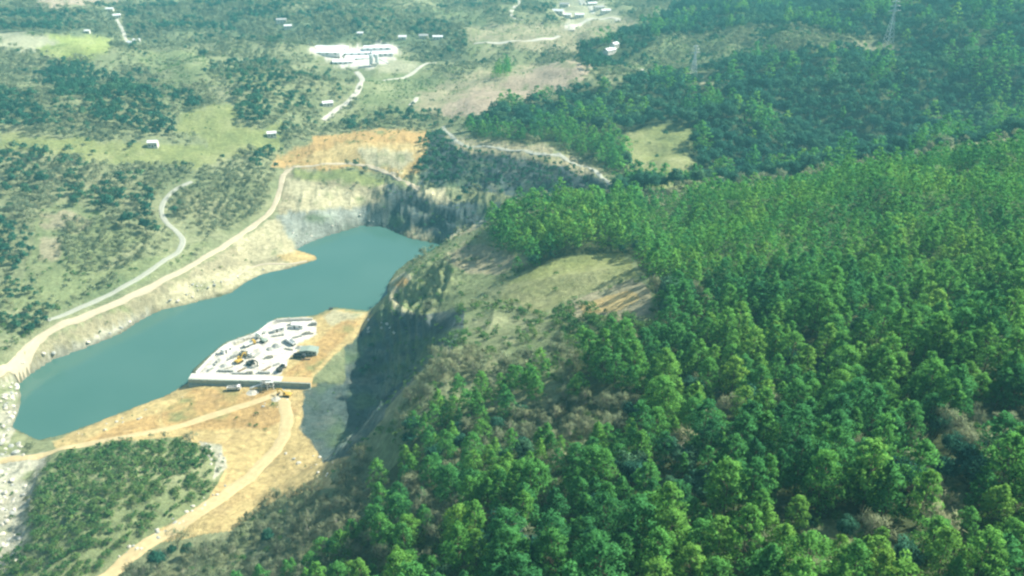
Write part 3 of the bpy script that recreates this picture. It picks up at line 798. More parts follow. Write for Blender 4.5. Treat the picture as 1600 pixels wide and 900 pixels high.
# ------------------------------------------------------------------ plants: shapes
def tube(V, F, p0, p1, r0, r1, n=5):
    p0 = np.array(p0, float); p1 = np.array(p1, float)
    d = p1 - p0; L = np.linalg.norm(d) + 1e-9; d = d / L
    a = np.cross(d, [0, 0, 1] if abs(d[2]) < .9 else [1, 0, 0]); a /= np.linalg.norm(a); b = np.cross(d, a)
    k0 = len(V)
    for p, r in ((p0, r0), (p1, r1)):
        for k in range(n):
            an = 2 * math.pi * k / n
            V.append(p + (a * math.cos(an) + b * math.sin(an)) * r)
    for k in range(n):
        F.append([k0 + k, k0 + (k + 1) % n, k0 + n + (k + 1) % n, k0 + n + k])
    F.append([k0 + n + k for k in range(n)])

def leaf_cloud(rng, lobes, per, size, crown_c, flat=.6, up=.25):
    """lobes: list of (centre, radii, tone). Many small leaf faces through and around each lobe."""
    VV, NN, TT = [], [], []
    for c, rad, tone in lobes:
        c = np.asarray(c, float); rad = np.asarray(rad, float)
        n = max(4, int(per * rng.uniform(.75, 1.25)))
        d = rng.normal(size=(n, 3)); d[:, 2] = np.where(d[:, 2] < -.5, -d[:, 2], d[:, 2]); d /= np.linalg.norm(d, axis=1, keepdims=True)
        rr = rng.uniform(.55, 1.12, (n, 1))
        p = c + d * rad * rr
        nrm = d / rad; nrm /= np.linalg.norm(nrm, axis=1, keepdims=True)
        oc = p - crown_c; oc /= (np.linalg.norm(oc, axis=1, keepdims=True) + 1e-9)
        nn = nrm * .8 + oc * .55 + rng.normal(size=(n, 3)) * .22 + np.array([0, 0, up])
        nn /= np.linalg.norm(nn, axis=1, keepdims=True)
        # leaf plane: loosely follows the lobe surface
        g = nrm * flat + rng.normal(size=(n, 3)) * .6
        g /= np.linalg.norm(g, axis=1, keepdims=True)
        a = np.cross(g, rng.normal(size=(n, 3))); a /= (np.linalg.norm(a, axis=1, keepdims=True) + 1e-9); b = np.cross(g, a)
        s = size * rng.uniform(.6, 1.3, (n, 1)); s2 = s * rng.uniform(.45, .8, (n, 1))
        q = np.stack([p - a * s, p - b * s2 * .8 + a * s * .1, p + a * s, p + b * s2], 1)
        VV.append(q.reshape(-1, 3)); NN.append(np.repeat(nn, 4, 0))
        TT.append(np.repeat(np.clip(tone + rng.normal(size=n) * .16, 0, 1), 4))
    return np.concatenate(VV), np.concatenate(NN), np.concatenate(TT)

def crown_mesh(name, V, N, T, mat, extra=None):
    """leaf quads (+ optional wood) as one mesh with soft normals"""
    n = len(V) // 4
    F = np.arange(n * 4).reshape(n, 4)
    me = mesh(name, V, F, [mat], smooth=True)
    at = me.attributes.new('tone', 'FLOAT', 'POINT'); at.data.foreach_set('value', T.astype(np.float32))
    me.normals_split_custom_set_from_vertices([tuple(v) for v in N.astype(float)])
    return me

def pine_parts(seed, h=12.0, w=2.9, q=1.0):
    conic = seed % 100 in (3, 6)
    rng = np.random.default_rng(seed)
    lean = rng.normal(size=2) * .35
    n = int(46 * (q ** .5))
    lobes = []; WV, WF = [], []
    base = .18
    def axis(u): return np.array([lean[0] * u * u, lean[1] * u * u, h * u])
    for k in range(n):
        u = base + (1 - base) * ((k + rng.uniform(0, 1)) / n) ** .9
        v = (u - base) / (1 - base)
        prof = (1 - v ** (1.35 if conic else 3.4)) ** .8 * .95 + .08
        prof *= .72 + .4 * math.sin(min(1, (u - base) / .22) * math.pi / 2)
        R = w * prof * rng.uniform(.62, 1.15)
        an = k * 2.399 + rng.uniform(-.5, .5)
        c = axis(u) + np.array([math.cos(an), math.sin(an), 0]) * R * .72
        c[2] += rng.uniform(-.3, .3) - .12 * R
        s = (1.05 - .42 * u) * rng.uniform(.7, 1.3) * (w / 3.3) * (1.25 if q < .5 else 1)
        lobes.append((c, (s * 1.15, s * 1.15, s * .72), rng.uniform(0.15, .85)))
        if k % 3 == 0:
            tube(WV, WF, axis(max(.05, u - .05)), c, .05, .02, 3)
    for k in range(4 if conic else 0):
        lobes.append((axis(.92 + .035 * k), (.6 - .1 * k, .6 - .1 * k, .6), .55 + .1 * k))
    for k in range(0 if conic else 3):
        lobes.append((axis(.90 + .035 * k) + np.array([*rng.normal(size=2) * .4, 0]), (.85, .85, .6), .5 + .1 * k))
    V, N, T = leaf_cloud(rng, lobes, 58 * q, .235 / q ** .45, axis(.45))
    TV, TF = [], []
    for a, b in ((0, .35), (.35, .75), (.75, .97)):
        tube(TV, TF, axis(a) - np.array([0, 0, .8 if a == 0 else 0]), axis(b), .20 * (1 - a * .85), .20 * (1 - b * .85), 6)
    k0 = len(TV)
    TV += WV; TF += [[i + k0 for i in f] for f in WF]
    return (V, N, T), (TV, TF)

def broad_parts(seed, h=8.0, w=3.8, q=1.0):
    rng = np.random.default_rng(seed)
    lobes = []; TV, TF = [], []
    n = int(44 * q ** .5)
    top = np.array([rng.normal() * .4, rng.normal() * .4, h * .45])
    tube(TV, TF, (0, 0, -.8), top, .26, .16, 6)
    for k in range(n):
        d = rng.normal(size=3); d[2] = abs(d[2]) * 1.0 - .25; d /= np.linalg.norm(d)
        c = np.array([0, 0, h * .48]) + d * np.array([w * .66, w * .66, h * .38]) * rng.uniform(.45, 1.08)
        s = rng.uniform(.8, 1.5) * w / 3.8
        lobes.append((c, (s, s, s * .8), rng.uniform(.1, .9)))
        if k % 3 == 0: tube(TV, TF, top, c, .08, .03, 4)
    V, N, T = leaf_cloud(rng, lobes, 62 * q, .26 / q ** .45, np.array([0, 0, h * .4]))
    return (V, N, T), (TV, TF)

def bare_parts(seed, h=8.0, w=3.0, q=1.0):
    rng = np.random.default_rng(seed)
    TV, TF = [], []; tips = []
    def grow(p, d, L, r, lvl):
        e = p + d * L
        tube(TV, TF, p, e, r, r * .62, 5 if lvl == 0 else 3)
        if lvl >= 3:
            tips.append(e); return
        for k in range(4 if lvl else 5):
            nd = d * .75 + rng.normal(size=3) * np.array([.55, .55, .28]) + np.array([0, 0, .12]); nd /= np.linalg.norm(nd)
            grow(e - d * L * rng.uniform(0, .45), nd, L * rng.uniform(.55, .8), r * .5, lvl + 1)
    grow(np.array([0, 0, -.6]), np.array([rng.normal() * .06, rng.normal() * .06, 1.]), h * .38, .17, 0)
    tips = np.array(tips)
    tips[:, :2] *= w / (np.percentile(np.hypot(tips[:, 0], tips[:, 1]), 92) + 1e-6)
    VV, NN, TT = [], [], []
    for p in tips[rng.permutation(len(tips))[:int(200 * q)]]:
        n = 7
        d = rng.normal(size=(n, 3)) + np.array([0, 0, .55]); d /= np.linalg.norm(d, axis=1, keepdims=True)
        L = rng.uniform(.5, 1.1, (n, 1)) * h / 8
        wd = np.cross(d, rng.normal(size=(n, 3))); wd /= (np.linalg.norm(wd, axis=1, keepdims=True) + 1e-9)
        wv = wd * .055 / q ** .5
        s = p + rng.normal(size=(n, 3)) * .18
        VV.append(np.stack([s - wv, s + wv, s + d * L + wv * .4, s + d * L - wv * .4], 1).reshape(-1, 3))
        oc = (p - np.array([0, 0, h * .4])); oc = oc / (np.linalg.norm(oc) + 1e-9)
        NN.append(np.tile(oc * .8 + np.array([0, 0, .3]), (n * 4, 1))); TT.append(np.full(n * 4, rng.uniform(.1, .9)))
    N = np.concatenate(NN); N /= np.linalg.norm(N, axis=1, keepdims=True)
    return (np.concatenate(VV), N, np.concatenate(TT)), (TV, TF)

def shrub_parts(seed, h=2.6, w=1.9, q=1.0):
    rng = np.random.default_rng(seed)
    lobes = []; TV, TF = [], []
    for k in range(13):
        an = rng.uniform(0, 6.28); r = w * math.sqrt(rng.uniform(0, 1)) * .75
        c = np.array([math.cos(an) * r, math.sin(an) * r, h * rng.uniform(.3, .8) * (1 - .35 * r / w)])
        s = rng.uniform(.4, .85) * w / 1.9
        lobes.append((c, (s, s, s * .85), rng.uniform(.1, .9)))
        if k % 2 == 0: tube(TV, TF, (0, 0, -.3), c, .05, .02, 3)
    V, N, T = leaf_cloud(rng, lobes, 40 * q, .17 / q ** .45, np.array([0, 0, 0.]))
    return (V, N, T), (TV, TF)

KINDS = {}
def make_kind(kind, fn, mat, bark, specs):
    """high-detail crown and trunk meshes for single trees, joined low-detail ones for the far woods"""
    hi, lo = [], []
    for sd, h, w in specs:
        (V, N, T), (TV, TF) = fn(sd, h, w, 1.0)
        hi.append((crown_mesh(kind + '_crown', V, N, T, mat), mesh(kind + '_trunk', TV, TF, [bark]), h, w))
        (V, N, T), (TV, TF) = fn(sd + 500, h, w, .22)
        cm = crown_mesh(kind + '_far', V, N, T, mat)
        lo.append((cm, h, w))
        # a middle one for the stuff behind the single trees
        (V, N, T), (TV, TF) = fn(sd + 900, h, w, .6)
        lo.append((crown_mesh(kind + '_middle', V, N, T, mat), h, w))
    KINDS[kind] = {'hi': hi, 'far': lo[0::2], 'mid': lo[1::2]}

make_kind('pine_tree', pine_parts, M_PINE, M_BARK, [(1,12,3.5),(2,13,3.8),(3,10.5,3.6),(4,14,3.4),(5,11,4.1),(6,9,3.2),(7,12.5,2.9)])
make_kind('evergreen_tree', broad_parts, M_BROAD, M_BARK, [(21,8,3.8),(22,9.5,4.2),(23,7,4.0),(24,8.5,3.2)])
make_kind('bare_tree', bare_parts, M_TWIG, M_BARKG, [(31,8,3.0),(32,9,3.4),(33,7,2.8),(34,8,3.6)])
make_kind('shrub', shrub_parts, M_SHRUB, M_BARK, [(41,2.6,1.9),(42,3.2,2.1),(43,2.0,1.7),(44,2.4,2.4)])

# far woods: points carrying instances of the leafy shapes, one object per kind of wood
def wood(name, label, kind, level, pts, variants, rots, scales):
    col = bpy.data.collections.new(name + '_shapes')
    for k, v in enumerate(KINDS[kind][level]):
        o = bpy.data.objects.new('%s_%02d' % (name, k), v[0]); col.objects.link(o)
    me = bpy.data.meshes.new(name)
    me.vertices.add(len(pts)); me.vertices.foreach_set('co', np.asarray(pts, np.float32).ravel())
    a = me.attributes.new('variant', 'INT', 'POINT'); a.data.foreach_set('value', np.asarray(variants, np.int32))
    a = me.attributes.new('turn', 'FLOAT_VECTOR', 'POINT'); a.data.foreach_set('vector', np.asarray(rots, np.float32).ravel())
    a = me.attributes.new('size', 'FLOAT_VECTOR', 'POINT'); a.data.foreach_set('vector', np.asarray(scales, np.float32).ravel())
    me.update()
    ng = bpy.data.node_groups.new(name + '_spread', 'GeometryNodeTree')
    ng.interface.new_socket('Geometry', in_out='INPUT', socket_type='NodeSocketGeometry')
    ng.interface.new_socket('Geometry', in_out='OUTPUT', socket_type='NodeSocketGeometry')
    gi = ng.nodes.new('NodeGroupInput'); go = ng.nodes.new('NodeGroupOutput')
    ip = ng.nodes.new('GeometryNodeInstanceOnPoints'); ci = ng.nodes.new('GeometryNodeCollectionInfo')
    ci.inputs['Collection'].default_value = col
    ci.inputs['Separate Children'].default_value = True; ci.inputs['Reset Children'].default_value = True
    def attr(nm, typ):
        n = ng.nodes.new('GeometryNodeInputNamedAttribute'); n.data_type = typ; n.inputs['Name'].default_value = nm
        return n.outputs['Attribute']
    ip.inputs['Pick Instance'].default_value = True
    ng.links.new(gi.outputs[0], ip.inputs['Points']); ng.links.new(ci.outputs[0], ip.inputs['Instance'])
    ng.links.new(attr('variant', 'INT'), ip.inputs['Instance Index'])
    e2r = ng.nodes.new('FunctionNodeEulerToRotation')
    ng.links.new(attr('turn', 'FLOAT_VECTOR'), e2r.inputs[0]); ng.links.new(e2r.outputs[0], ip.inputs['Rotation'])
    ng.links.new(attr('size', 'FLOAT_VECTOR'), ip.inputs['Scale'])
    ng.links.new(ip.outputs[0], go.inputs[0])
    o = link(name, me)
    md = o.modifiers.new('spread', 'NODES'); md.node_group = ng
    return struct(o, 'stuff', label)

# ------------------------------------------------------------------ plants: where they grow
# (mix of kinds, spacing in m, share of places taken, clumping 0..1, size factor)
GROW = {
 'scrub': ({'evergreen_tree':.09,'bare_tree':.79,'shrub':.12}, 5.2, .58, .75, .95),
 'scrub_dark': ({'evergreen_tree':.25,'bare_tree':.75}, 6.2, .8, .4, 1.25),
 'meadow': ({'shrub':.7,'evergreen_tree':.3}, 6.0, .05, .5, .7),
 'field': ({'shrub':1}, 8.0, .01, 0, .6),
 'pale_field': ({'shrub':1}, 8.0, .01, 0, .6),
 'tan': ({'shrub':.85,'bare_tree':.15}, 4.0, .16, .5, .6),
 'pink': ({'shrub':1}, 6.0, .04, .3, .6),
 'orange': ({'shrub':1}, 4.5, .14, .5, .6),
 'sand': ({'shrub':1}, 5.0, .012, .5, .4),
 'sand_pale': ({'shrub':1}, 5.0, .02, .3, .4),
 'rubble': ({'shrub':1}, 4.0, .18, .4, .6),
 'white': ({'shrub':1}, 5.0, 0, 0, 1),
 'shaded_floor': ({'shrub':1}, 4.0, .04, .5, .4),
 'grey_rock': ({'shrub':1}, 4.0, .05, .5, .4),
 'shaded_rock': ({'shrub':.8,'evergreen_tree':.2}, 4.0, .28, .5, .6),
 'forest_floor': ({'pine_tree':.86,'evergreen_tree':.08,'bare_tree':.06}, 5.5, .95, .08, 1.04),
 'young_floor': ({'pine_tree':.93,'shrub':.07}, 4.7, .97, .04, .80),
 'ridge_floor': ({'pine_tree':.12,'evergreen_tree':.88}, 7.4, .95, .18, 1.5),
 'olive': ({'shrub':.8,'bare_tree':.2}, 4.0, .30, .6, .7),
 'brown': ({'bare_tree':.42,'shrub':.46,'evergreen_tree':.12}, 3.6, .88, .2, .78),
}
# woods and thickets of their own, outlined on the photo: (mix, spacing, share, clumping, size, tmin, tmax, outline)
_E = {'evergreen_tree':1.0}; _B = {'bare_tree':1.0}; _EB = {'evergreen_tree':.5,'bare_tree':.5}; _P = {'pine_tree':1.0}; _S = {'shrub':1.0}
THICKETS = [
 (_E,6.0,.95,.0,1.15,600,950,[(150,150),(200,128),(240,150),(272,185),(275,212),(215,216),(155,196),(140,175)]),
 (_E,6.0,.9,.1,1.1,600,950,[(0,140),(45,150),(75,200),(20,202),(-60,200),(-60,130)]),
 (_E,6.0,.9,.1,1.1,600,1050,[(60,105),(120,95),(160,120),(150,165),(90,150)]),
 (_E,6.0,.9,.1,1.0,600,950,[(250,140),(315,148),(320,178),(280,172)]),
 (_E,6.0,.9,.1,1.1,600,950,[(365,160),(400,132),(425,150),(425,192),(370,196)]),
 (_E,5.5,.95,.0,1.0,600,850,[(392,256),(405,225),(438,210),(440,236),(412,262)]),
 (_B,5.5,.95,.1,1.0,500,850,[(296,300),(320,268),(380,255),(425,268),(430,300),(415,335),(380,352),(330,352),(290,340)]),
 (_EB,6.0,.85,.2,1.0,560,1000,[(320,100),(420,100),(500,120),(550,150),(500,200),(440,215),(430,150),(330,130)]),
 (_EB,6.0,.9,.2,1.1,430,700,[(-60,235),(110,245),(230,275),(260,350),(240,390),(190,352),(120,318),(60,325),(40,400),(0,440),(-60,440)]),
 (_E,5.5,.9,.1,1.0,430,640,[(0,340),(50,360),(60,400),(20,430),(0,430)]),
 (_B,5.2,.8,.2,.9,430,640,[(100,340),(190,355),(240,375),(250,400),(200,420),(120,430),(90,390)]),
 (_E,5.5,.9,.1,.7,430,640,[(10,440),(60,448),(60,474),(15,478)]),
 (_E,5.0,.9,.0,.75,560,800,[(655,222),(700,205),(722,240),(720,290),(670,285),(650,262)]),
 (_P,7.0,.9,.0,1.0,800,1100,[(765,118),(800,100),(815,104),(780,128)]),
 (_E,6.5,.9,.0,1.1,800,1100,[(905,85),(935,72),(965,80),(975,50),(1005,45),(1000,80),(960,105),(930,115),(905,108)]),
 (_EB,5.5,.85,.1,1.0,700,1000,[(640,175),(690,180),(720,190),(690,200),(560,200),(520,195),(560,180)]),
 (_E,4.6,.75,.2,.55,560,820,[(720,232),(850,248),(930,276),(980,305),(930,320),(850,300),(780,290),(740,290),(725,270)]),
 # tall pines at the head of the grass clearing
 (_P,5.0,1,.0,1.12,380,500,[(765,350),(790,328),(860,330),(1000,318),(1010,400),(960,392),(850,402),(790,402),(760,380)]),
 # scrub and grey trees on the shoulder of the near hill
 ({'bare_tree':.46,'shrub':.34,'pine_tree':.2},3.8,.85,.15,.85,150,420,[(690,560),(760,520),(860,540),(900,600),(860,640),(780,640),(700,680),(650,680),(620,650)]),
 (_B,3.9,.9,.1,.9,180,420,[(450,800),(520,740),(600,700),(650,720),(640,760),(600,810),(560,850),(480,860)]),
 ({'bare_tree':.42,'shrub':.18,'evergreen_tree':.08,'pine_tree':.26},4.0,.9,.1,.76,120,420,[(640,660),(700,670),(860,630),(990,620),(1010,660),(900,740),(760,790),(650,770),(610,740)]),
 ({'bare_tree':.66,'pine_tree':.20,'shrub':.14},4.0,.92,.1,.82,120,420,[(450,830),(520,760),(620,720),(690,760),(700,830),(660,905),(600,960),(380,960)]),
 (_P,6.0,.8,.1,.9,150,420,[(740,520),(860,500),(870,530),(800,540),(760,545)]),
 (_S,3.6,.8,.2,1.3,200,480,[(870,482),(905,474),(960,498),(1010,500),(1030,540),(960,560),(880,540),(850,510)]),
 (_S,4.0,.5,.4,1.1,200,480,[(690,540),(720,480),(800,470),(870,500),(860,560),(760,560)]),
 # green shrubs of the mound
 (_S,2.9,.92,.15,1.1,300,420,[(90,708),(180,695),(280,690),(325,705),(300,740),(240,780),(180,800),(150,850),(60,880),(50,800),(70,740)]),
 (_S,3.0,.72,.2,1.0,300,420,[(325,705),(350,735),(320,785),(230,835),(150,900),(150,850),(240,780)]),
 (_S,3.2,.7,.2,1.1,300,420,[(-10,860),(100,850),(180,900),(150,960),(-20,960)]),
]

def _inside_any(ax, ay, t):
    k = np.full(ax.shape, -1)
    for i, th in enumerate(THICKETS):
        m = (t > th[5]) & (t < th[6]) & in_poly(ax, ay, th[7])
        k = np.where(m, i, k)
    return k

ROADS_XY = []
def _road_mask(pix, w, tmin=60):
    x, y, t = cast([p[0] for p in pix], [p[1] for p in pix], tmin=tmin)
    ROADS_XY.append((resample(np.stack([x, y], 1), 4.0), w))
for o in [o for o in bpy.data.objects if o.name.split('.')[0] in ('road', 'path', 'dirt_track')]:
    V = np.zeros(len(o.data.vertices) * 3, np.float32); o.data.vertices.foreach_get('co', V)
    V = V.reshape(-1, 7, 3)[::5, 3, :2]
    ROADS_XY.append((V.astype(float), 4.2))

def on_road(x, y):
    m = np.zeros(x.shape, bool)
    for P, w in ROADS_XY:
        b = (x > P[:, 0].min() - w) & (x < P[:, 0].max() + w) & (y > P[:, 1].min() - w) & (y < P[:, 1].max() + w)
        if b.any():
            i = np.where(b)[0]
            m[i] |= seg_dist(x[i], y[i], P) < w * 1.25
    return m

KEEP_OUT = []       # (x, y, radius) of built things

def scatter():
    rng = np.random.default_rng(2024)
    specs = {}
    allp = []
    def sample(mix, sp, share, clump, size, sel):
        # jittered grid over the whole valley; `sel` returns which places belong here
        nx = int(2600 / sp); ny = int(2400 / sp)
        X, Y = np.meshgrid(-1300 + np.arange(nx) * sp, 20 + np.arange(ny) * sp)
        X = (X + rng.uniform(-.42, .42, X.shape) * sp).ravel(); Y = (Y + rng.uniform(-.42, .42, Y.shape) * sp).ravel()
        # seen sector and a margin round it
        m = (np.abs(X) < 120 + Y * .80)
        X, Y = X[m], Y[m]
        cl = fbm(X, Y, 26, 3, 900) * .75 + fbm(X, Y, 75, 2, 901) * .6
        thr = share * (1 - clump) + clump * share * (1 + np.clip(cl * 4, -1, 1))
        m = rng.uniform(0, 1, X.shape) < thr
        X, Y = X[m], Y[m]
        Z = height(X, Y)
        px, py, t = project(X, Y, Z)
        m = (px > -260) & (px < 1860) & (py > -220) & (py < 1250) & (t > 60) & (t < 2500)
        X, Y, Z, px, py, t = [a[m] for a in (X, Y, Z, px, py, t)]
        jj = 7 * np.clip(t / 500, .6, 1.6)
        ax = px + fbm(X, Y, 15, 2, 951) * jj * 1.5; ay = py + fbm(X, Y, 15, 2, 977) * jj * .8
        m = sel(ax, ay, t, X, Y, Z)
        X, Y, Z, px, py, t = [a[m] for a in (X, Y, Z, px, py, t)]
        kinds = list(mix); w = np.array([mix[k] for k in kinds]); w = w / w.sum()
        # kinds grow in patches
        pn = fbm(X, Y, 30, 2, 990) * .5 + .5 + rng.uniform(-.22, .22, X.shape)
        pn = np.clip(np.argsort(np.argsort(pn)) / max(1, len(pn)), 0, .999)
        kk = np.searchsorted(np.cumsum(w), pn, side='right').clip(0, len(kinds) - 1)
        for i, k in enumerate(kinds):
            q = kk == i
            if q.any():
                allp.append((k, X[q], Y[q], Z[q], px[q], py[q], t[q], size * rng.uniform(.58, 1.25, q.sum())))
    zone_names = np.array([z[0] for z in ZONES])
    for nm, (mix, sp, share, clump, size) in GROW.items():
        if share <= 0: continue
        def sel(ax, ay, t, X, Y, Z, nm=nm):
            zid, *_ = zone_of(X, Y, Z)
            return (zone_names[zid] == nm) & (_inside_any(ax, ay, t) < 0)
        sample(mix, sp, share, clump, size, sel)
    for i, th in enumerate(THICKETS):
        sample(*th[:5], lambda ax, ay, t, X, Y, Z, i=i: _inside_any(ax, ay, t) == i)
    res = {}
    for k in KINDS:
        L = [a for a in allp if a[0] == k]
        res[k] = [np.concatenate([a[j] for a in L]) for j in range(1, 8)]
    out = {}
    for k, (X, Y, Z, px, py, t, s) in res.items():
        m = (bil(_SD, X, Y) > 1.5) & ~in_poly(X, Y, _YARD) & (seg_dist(X, Y, _YARD, True) > 17) & ~on_road(X, Y)
        for kx, ky, kr in KEEP_OUT:
            m &= np.hypot(X - kx, Y - ky) > kr
        # bare rock faces carry little
        e = 2.0
        g = np.hypot(height(X + e, Y) - height(X - e, Y), height(X, Y + e) - height(X, Y - e)) / (2 * e)
        m &= (g < (1.0 if k != 'shrub' else 1.5))
        if k in ('pine_tree', 'evergreen_tree', 'bare_tree'):
            s = np.where(t > 480, s * 1.0, s)
        out[k] = [a[m] for a in (X, Y, Z, px, py, t, s)]
        print('plants', k, m.sum())
    return out

ORD = ['first','second','third','fourth','fifth','sixth','seventh','eighth','ninth','tenth','eleventh','twelfth','thirteenth','fourteenth','fifteenth','sixteenth','seventeenth','eighteenth','nineteenth','twentieth']
TENS = {20:'twenty', 30:'thirty', 40:'forty', 50:'fifty', 60:'sixty', 70:'seventy', 80:'eighty', 90:'ninety'}
def ordinal(n):
    if n <= 20: return ORD[n - 1]
    return TENS[n // 10 * 10] + '-' + ORD[n % 10 - 1] if n % 10 else TENS[n][:-1] + 'ieth'

def visible(X, Y, Z, h):
    """top of the plant seen over the ground"""
    px, py, t = project(X, Y, Z + h * .7)
    vis = np.ones(X.shape, bool)
    for f in np.linspace(.35, .97, 24):
        vis &= (CAM_Z + (Z + h * .7 - CAM_Z) * f) > height(X * f, Y * f)
    return vis & (px > 4) & (px < 1596) & (py > 4) & (py < 905), px, py

def size_word(s, lo, hi, words=('small', 'middling', 'tall')):
    return words[0] if s < lo else words[2] if s > hi else words[1]

COLS = [(0,'by left edge'),(60,'in line with lake tip'),(150,'in line with planted mound'),(240,'in line with mound end'),(330,'in line with white yard'),(430,'in line with orange hill'),(510,'in line with dark face'),(600,'in line with lit spur'),(680,'in line with far cliff'),(780,'in line with grass clearing'),(880,'in line with tan clearing'),(970,'in line with round meadow'),(1060,'in line with nearer pylon'),(1130,'right of nearer pylon'),(1220,'left of far pylon'),(1340,'in line with far pylon'),(1430,'right of far pylon'),(1510,'by right edge')]
ROWS = [(0,'in far valley'),(110,'past orange hill'),(200,'level with orange hill'),(270,'level with far cliff'),(360,'level with lake head'),(430,'level with spur'),(500,'level with yard'),(580,'level with pit floor'),(660,'level with sandy track'),(740,'above bottom edge'),(820,'at bottom edge')]

def singles(kind, data, count, group, level_far='far', cat='tree', noun='tree', edge='the bottom edge', stuff_name=None, stuff_label=''):
    X, Y, Z, px, py, t, s = data
    nv = len(KINDS[kind]['hi'])
    rng = np.random.default_rng(len(X))
    var = rng.integers(0, nv, len(X)); rot = rng.uniform(0, 6.283, len(X)); thin = rng.uniform(.88, 1.14, len(X))
    hs = np.array([KINDS[kind]['hi'][v][2] for v in var]) * s
    vis, vx, vy = visible(X, Y, Z, hs)
    score = np.where(vis, hs / t, -1)
    pick = np.argsort(-score)[:count]; pick = pick[score[pick] > 0]
    lo_h, hi_h, words = {'pine_tree': (9, 13, ('small','middling','tall')), 'evergreen_tree': (6.5, 9, ('small','middling','large')), 'bare_tree': (5.5, 7.5, ('small','middling','tall')), 'shrub': (1.8, 2.8, ('low','rounded','large'))}[kind]
    cells = {}
    for i in pick:
        c = np.searchsorted([q[0] for q in COLS], vx[i], side='right') - 1
        r = np.searchsorted([q[0] for q in ROWS], vy[i], side='right') - 1
        w = words[0] if hs[i] < lo_h else words[2] if hs[i] > hi_h else words[1]
        cells.setdefault((c, r, w), []).append(i)
    for (c, r, w), mem in cells.items():
        mem.sort(key=lambda i: vx[i])
        for rank, i in enumerate(mem):
            hi = KINDS[kind]['hi'][var[i]]
            label = '%s %s %s, %s' % (w, noun, COLS[c][1], ROWS[r][1])
            if len(mem) > 1: label += ', %s from left' % ordinal(rank + 1)
            o = thing(kind, label, cat, (float(X[i]), float(Y[i]), float(Z[i])), float(rot[i]), group)
            o.scale = (float(s[i] * thin[i]), float(s[i] * thin[i]), float(s[i]))
            tr = bpy.data.objects.new('trunk' if kind != 'shrub' else 'stems', hi[1]); C.objects.link(tr); tr.parent = o
            cr = bpy.data.objects.new('crown' if kind != 'bare_tree' else 'twigs', hi[0]); C.objects.link(cr); cr.parent = o
    rest = np.setdiff1d(np.arange(len(X)), pick)
    near = rest[t[rest] < 330]; far = rest[t[rest] >= 330]
    sc = np.stack([s * thin, s * thin, s], 1); ro = np.stack([0 * rot, 0 * rot, rot], 1)
    if len(near) > 0:
        wood(stuff_name[0], stuff_label[0], kind, 'mid', np.stack([X, Y, Z], 1)[near], var[near], ro[near], sc[near])
    if len(far) > 0:
        wood(stuff_name[1], stuff_label[1], kind, 'far', np.stack([X, Y, Z], 1)[far], var[far], ro[far], sc[far])
    print('singles', kind, len(pick), 'near rest', len(near), 'far', len(far))

# ------------------------------------------------------------------ built things: helpers
def box(V, F, c, s, rz=0.0, tilt=0.0, about=None):
    """box with centre c and size s, turned rz about z (and tilt about y first)"""
    k = len(V); hx, hy, hz = s[0] / 2, s[1] / 2, s[2] / 2
    ca, sa = math.cos(rz), math.sin(rz); ct, st = math.cos(tilt), math.sin(tilt)
    for dx, dy, dz in ((-1,-1,-1),(1,-1,-1),(1,1,-1),(-1,1,-1),(-1,-1,1),(1,-1,1),(1,1,1),(-1,1,1)):
        x, y, z = dx * hx, dy * hy, dz * hz
        x, z = x * ct + z * st, -x * st + z * ct
        x, y = x * ca - y * sa, x * sa + y * ca
        V.append((c[0] + x, c[1] + y, c[2] + z))
    for f in ((3,2,1,0),(4,5,6,7),(0,1,5,4),(1,2,6,5),(2,3,7,6),(3,0,4,7)): F.append([k + i for i in f])

def part(name, build, mat, parent, bevel=0.0, smooth=False):
    V, F = [], []; build(V, F)
    o = link(name, mesh(name, V, F, [mat], smooth=smooth), None, parent)
    if bevel:
        b = o.modifiers.new('bevel', 'BEVEL'); b.width = bevel; b.segments = 2; b.limit_method = 'ANGLE'
    return o

def beam(V, F, a, b, w):
    tube(V, F, a, b, w, w, 4)

def poly_prism(V, F, pts, y0, y1):
    """extrude an outline in the x-z plane between two y"""
    k = len(V); n = len(pts)
    for y in (y0, y1):
        for x, z in pts: V.append((x, y, z))
    F.append([k + i for i in range(n)]); F.append([k + n + i for i in reversed(range(n))])
    for i in range(n): F.append([k + i, k + n + i, k + n + (i + 1) % n, k + (i + 1) % n])

def spot(px, py, z=None, tmin=60):
    if z is None:
        x, y, t = cast([px], [py], tmin=tmin); x, y = float(x[0]), float(y[0])
    else:
        x, y = at_z(px, py, z); x, y = float(x), float(y)
    return x, y, float(height(np.array([x]), np.array([y]))[0])

M_WHITEP = new_mat('white_paint', (.78,.78,.74), .5, noise=.06, scale=.8)
M_ROOFW = new_mat('white_roof', (.80,.80,.78), .45, noise=.06, scale=.15)
M_CONC = new_mat('concrete', (.33,.38,.32), .9, noise=.25, scale=.5, bump=.4)
M_CONCP = new_mat('pale_concrete', (.62,.60,.54), .9, noise=.15, scale=.5)
M_DARK = new_mat('dark_steel', (.05,.055,.055), .6, noise=.3, scale=2)
M_YELL = new_mat('machine_yellow', (.55,.36,.06), .5, noise=.15, scale=2)
M_RUBBER = new_mat('rubber', (.02,.02,.02), .8)
M_GLASS = new_mat('window_glass', (.03,.05,.06), .1)
M_SHED = new_mat('grey_green_sheet', (.27,.33,.27), .6, noise=.12, scale=1.5)
M_WALL = new_mat('plaster_wall', (.70,.66,.56), .9, noise=.1, scale=.8)
M_TILE = new_mat('roof_tiles', (.40,.40,.38), .85, noise=.2, scale=1.2)
M_TILER = new_mat('red_roof_tiles', (.36,.20,.15), .85, noise=.2, scale=1.2)
M_STONE = new_mat('pale_stone', (.56,.53,.43), .9, noise=.28, scale=1.1, bump=.8)
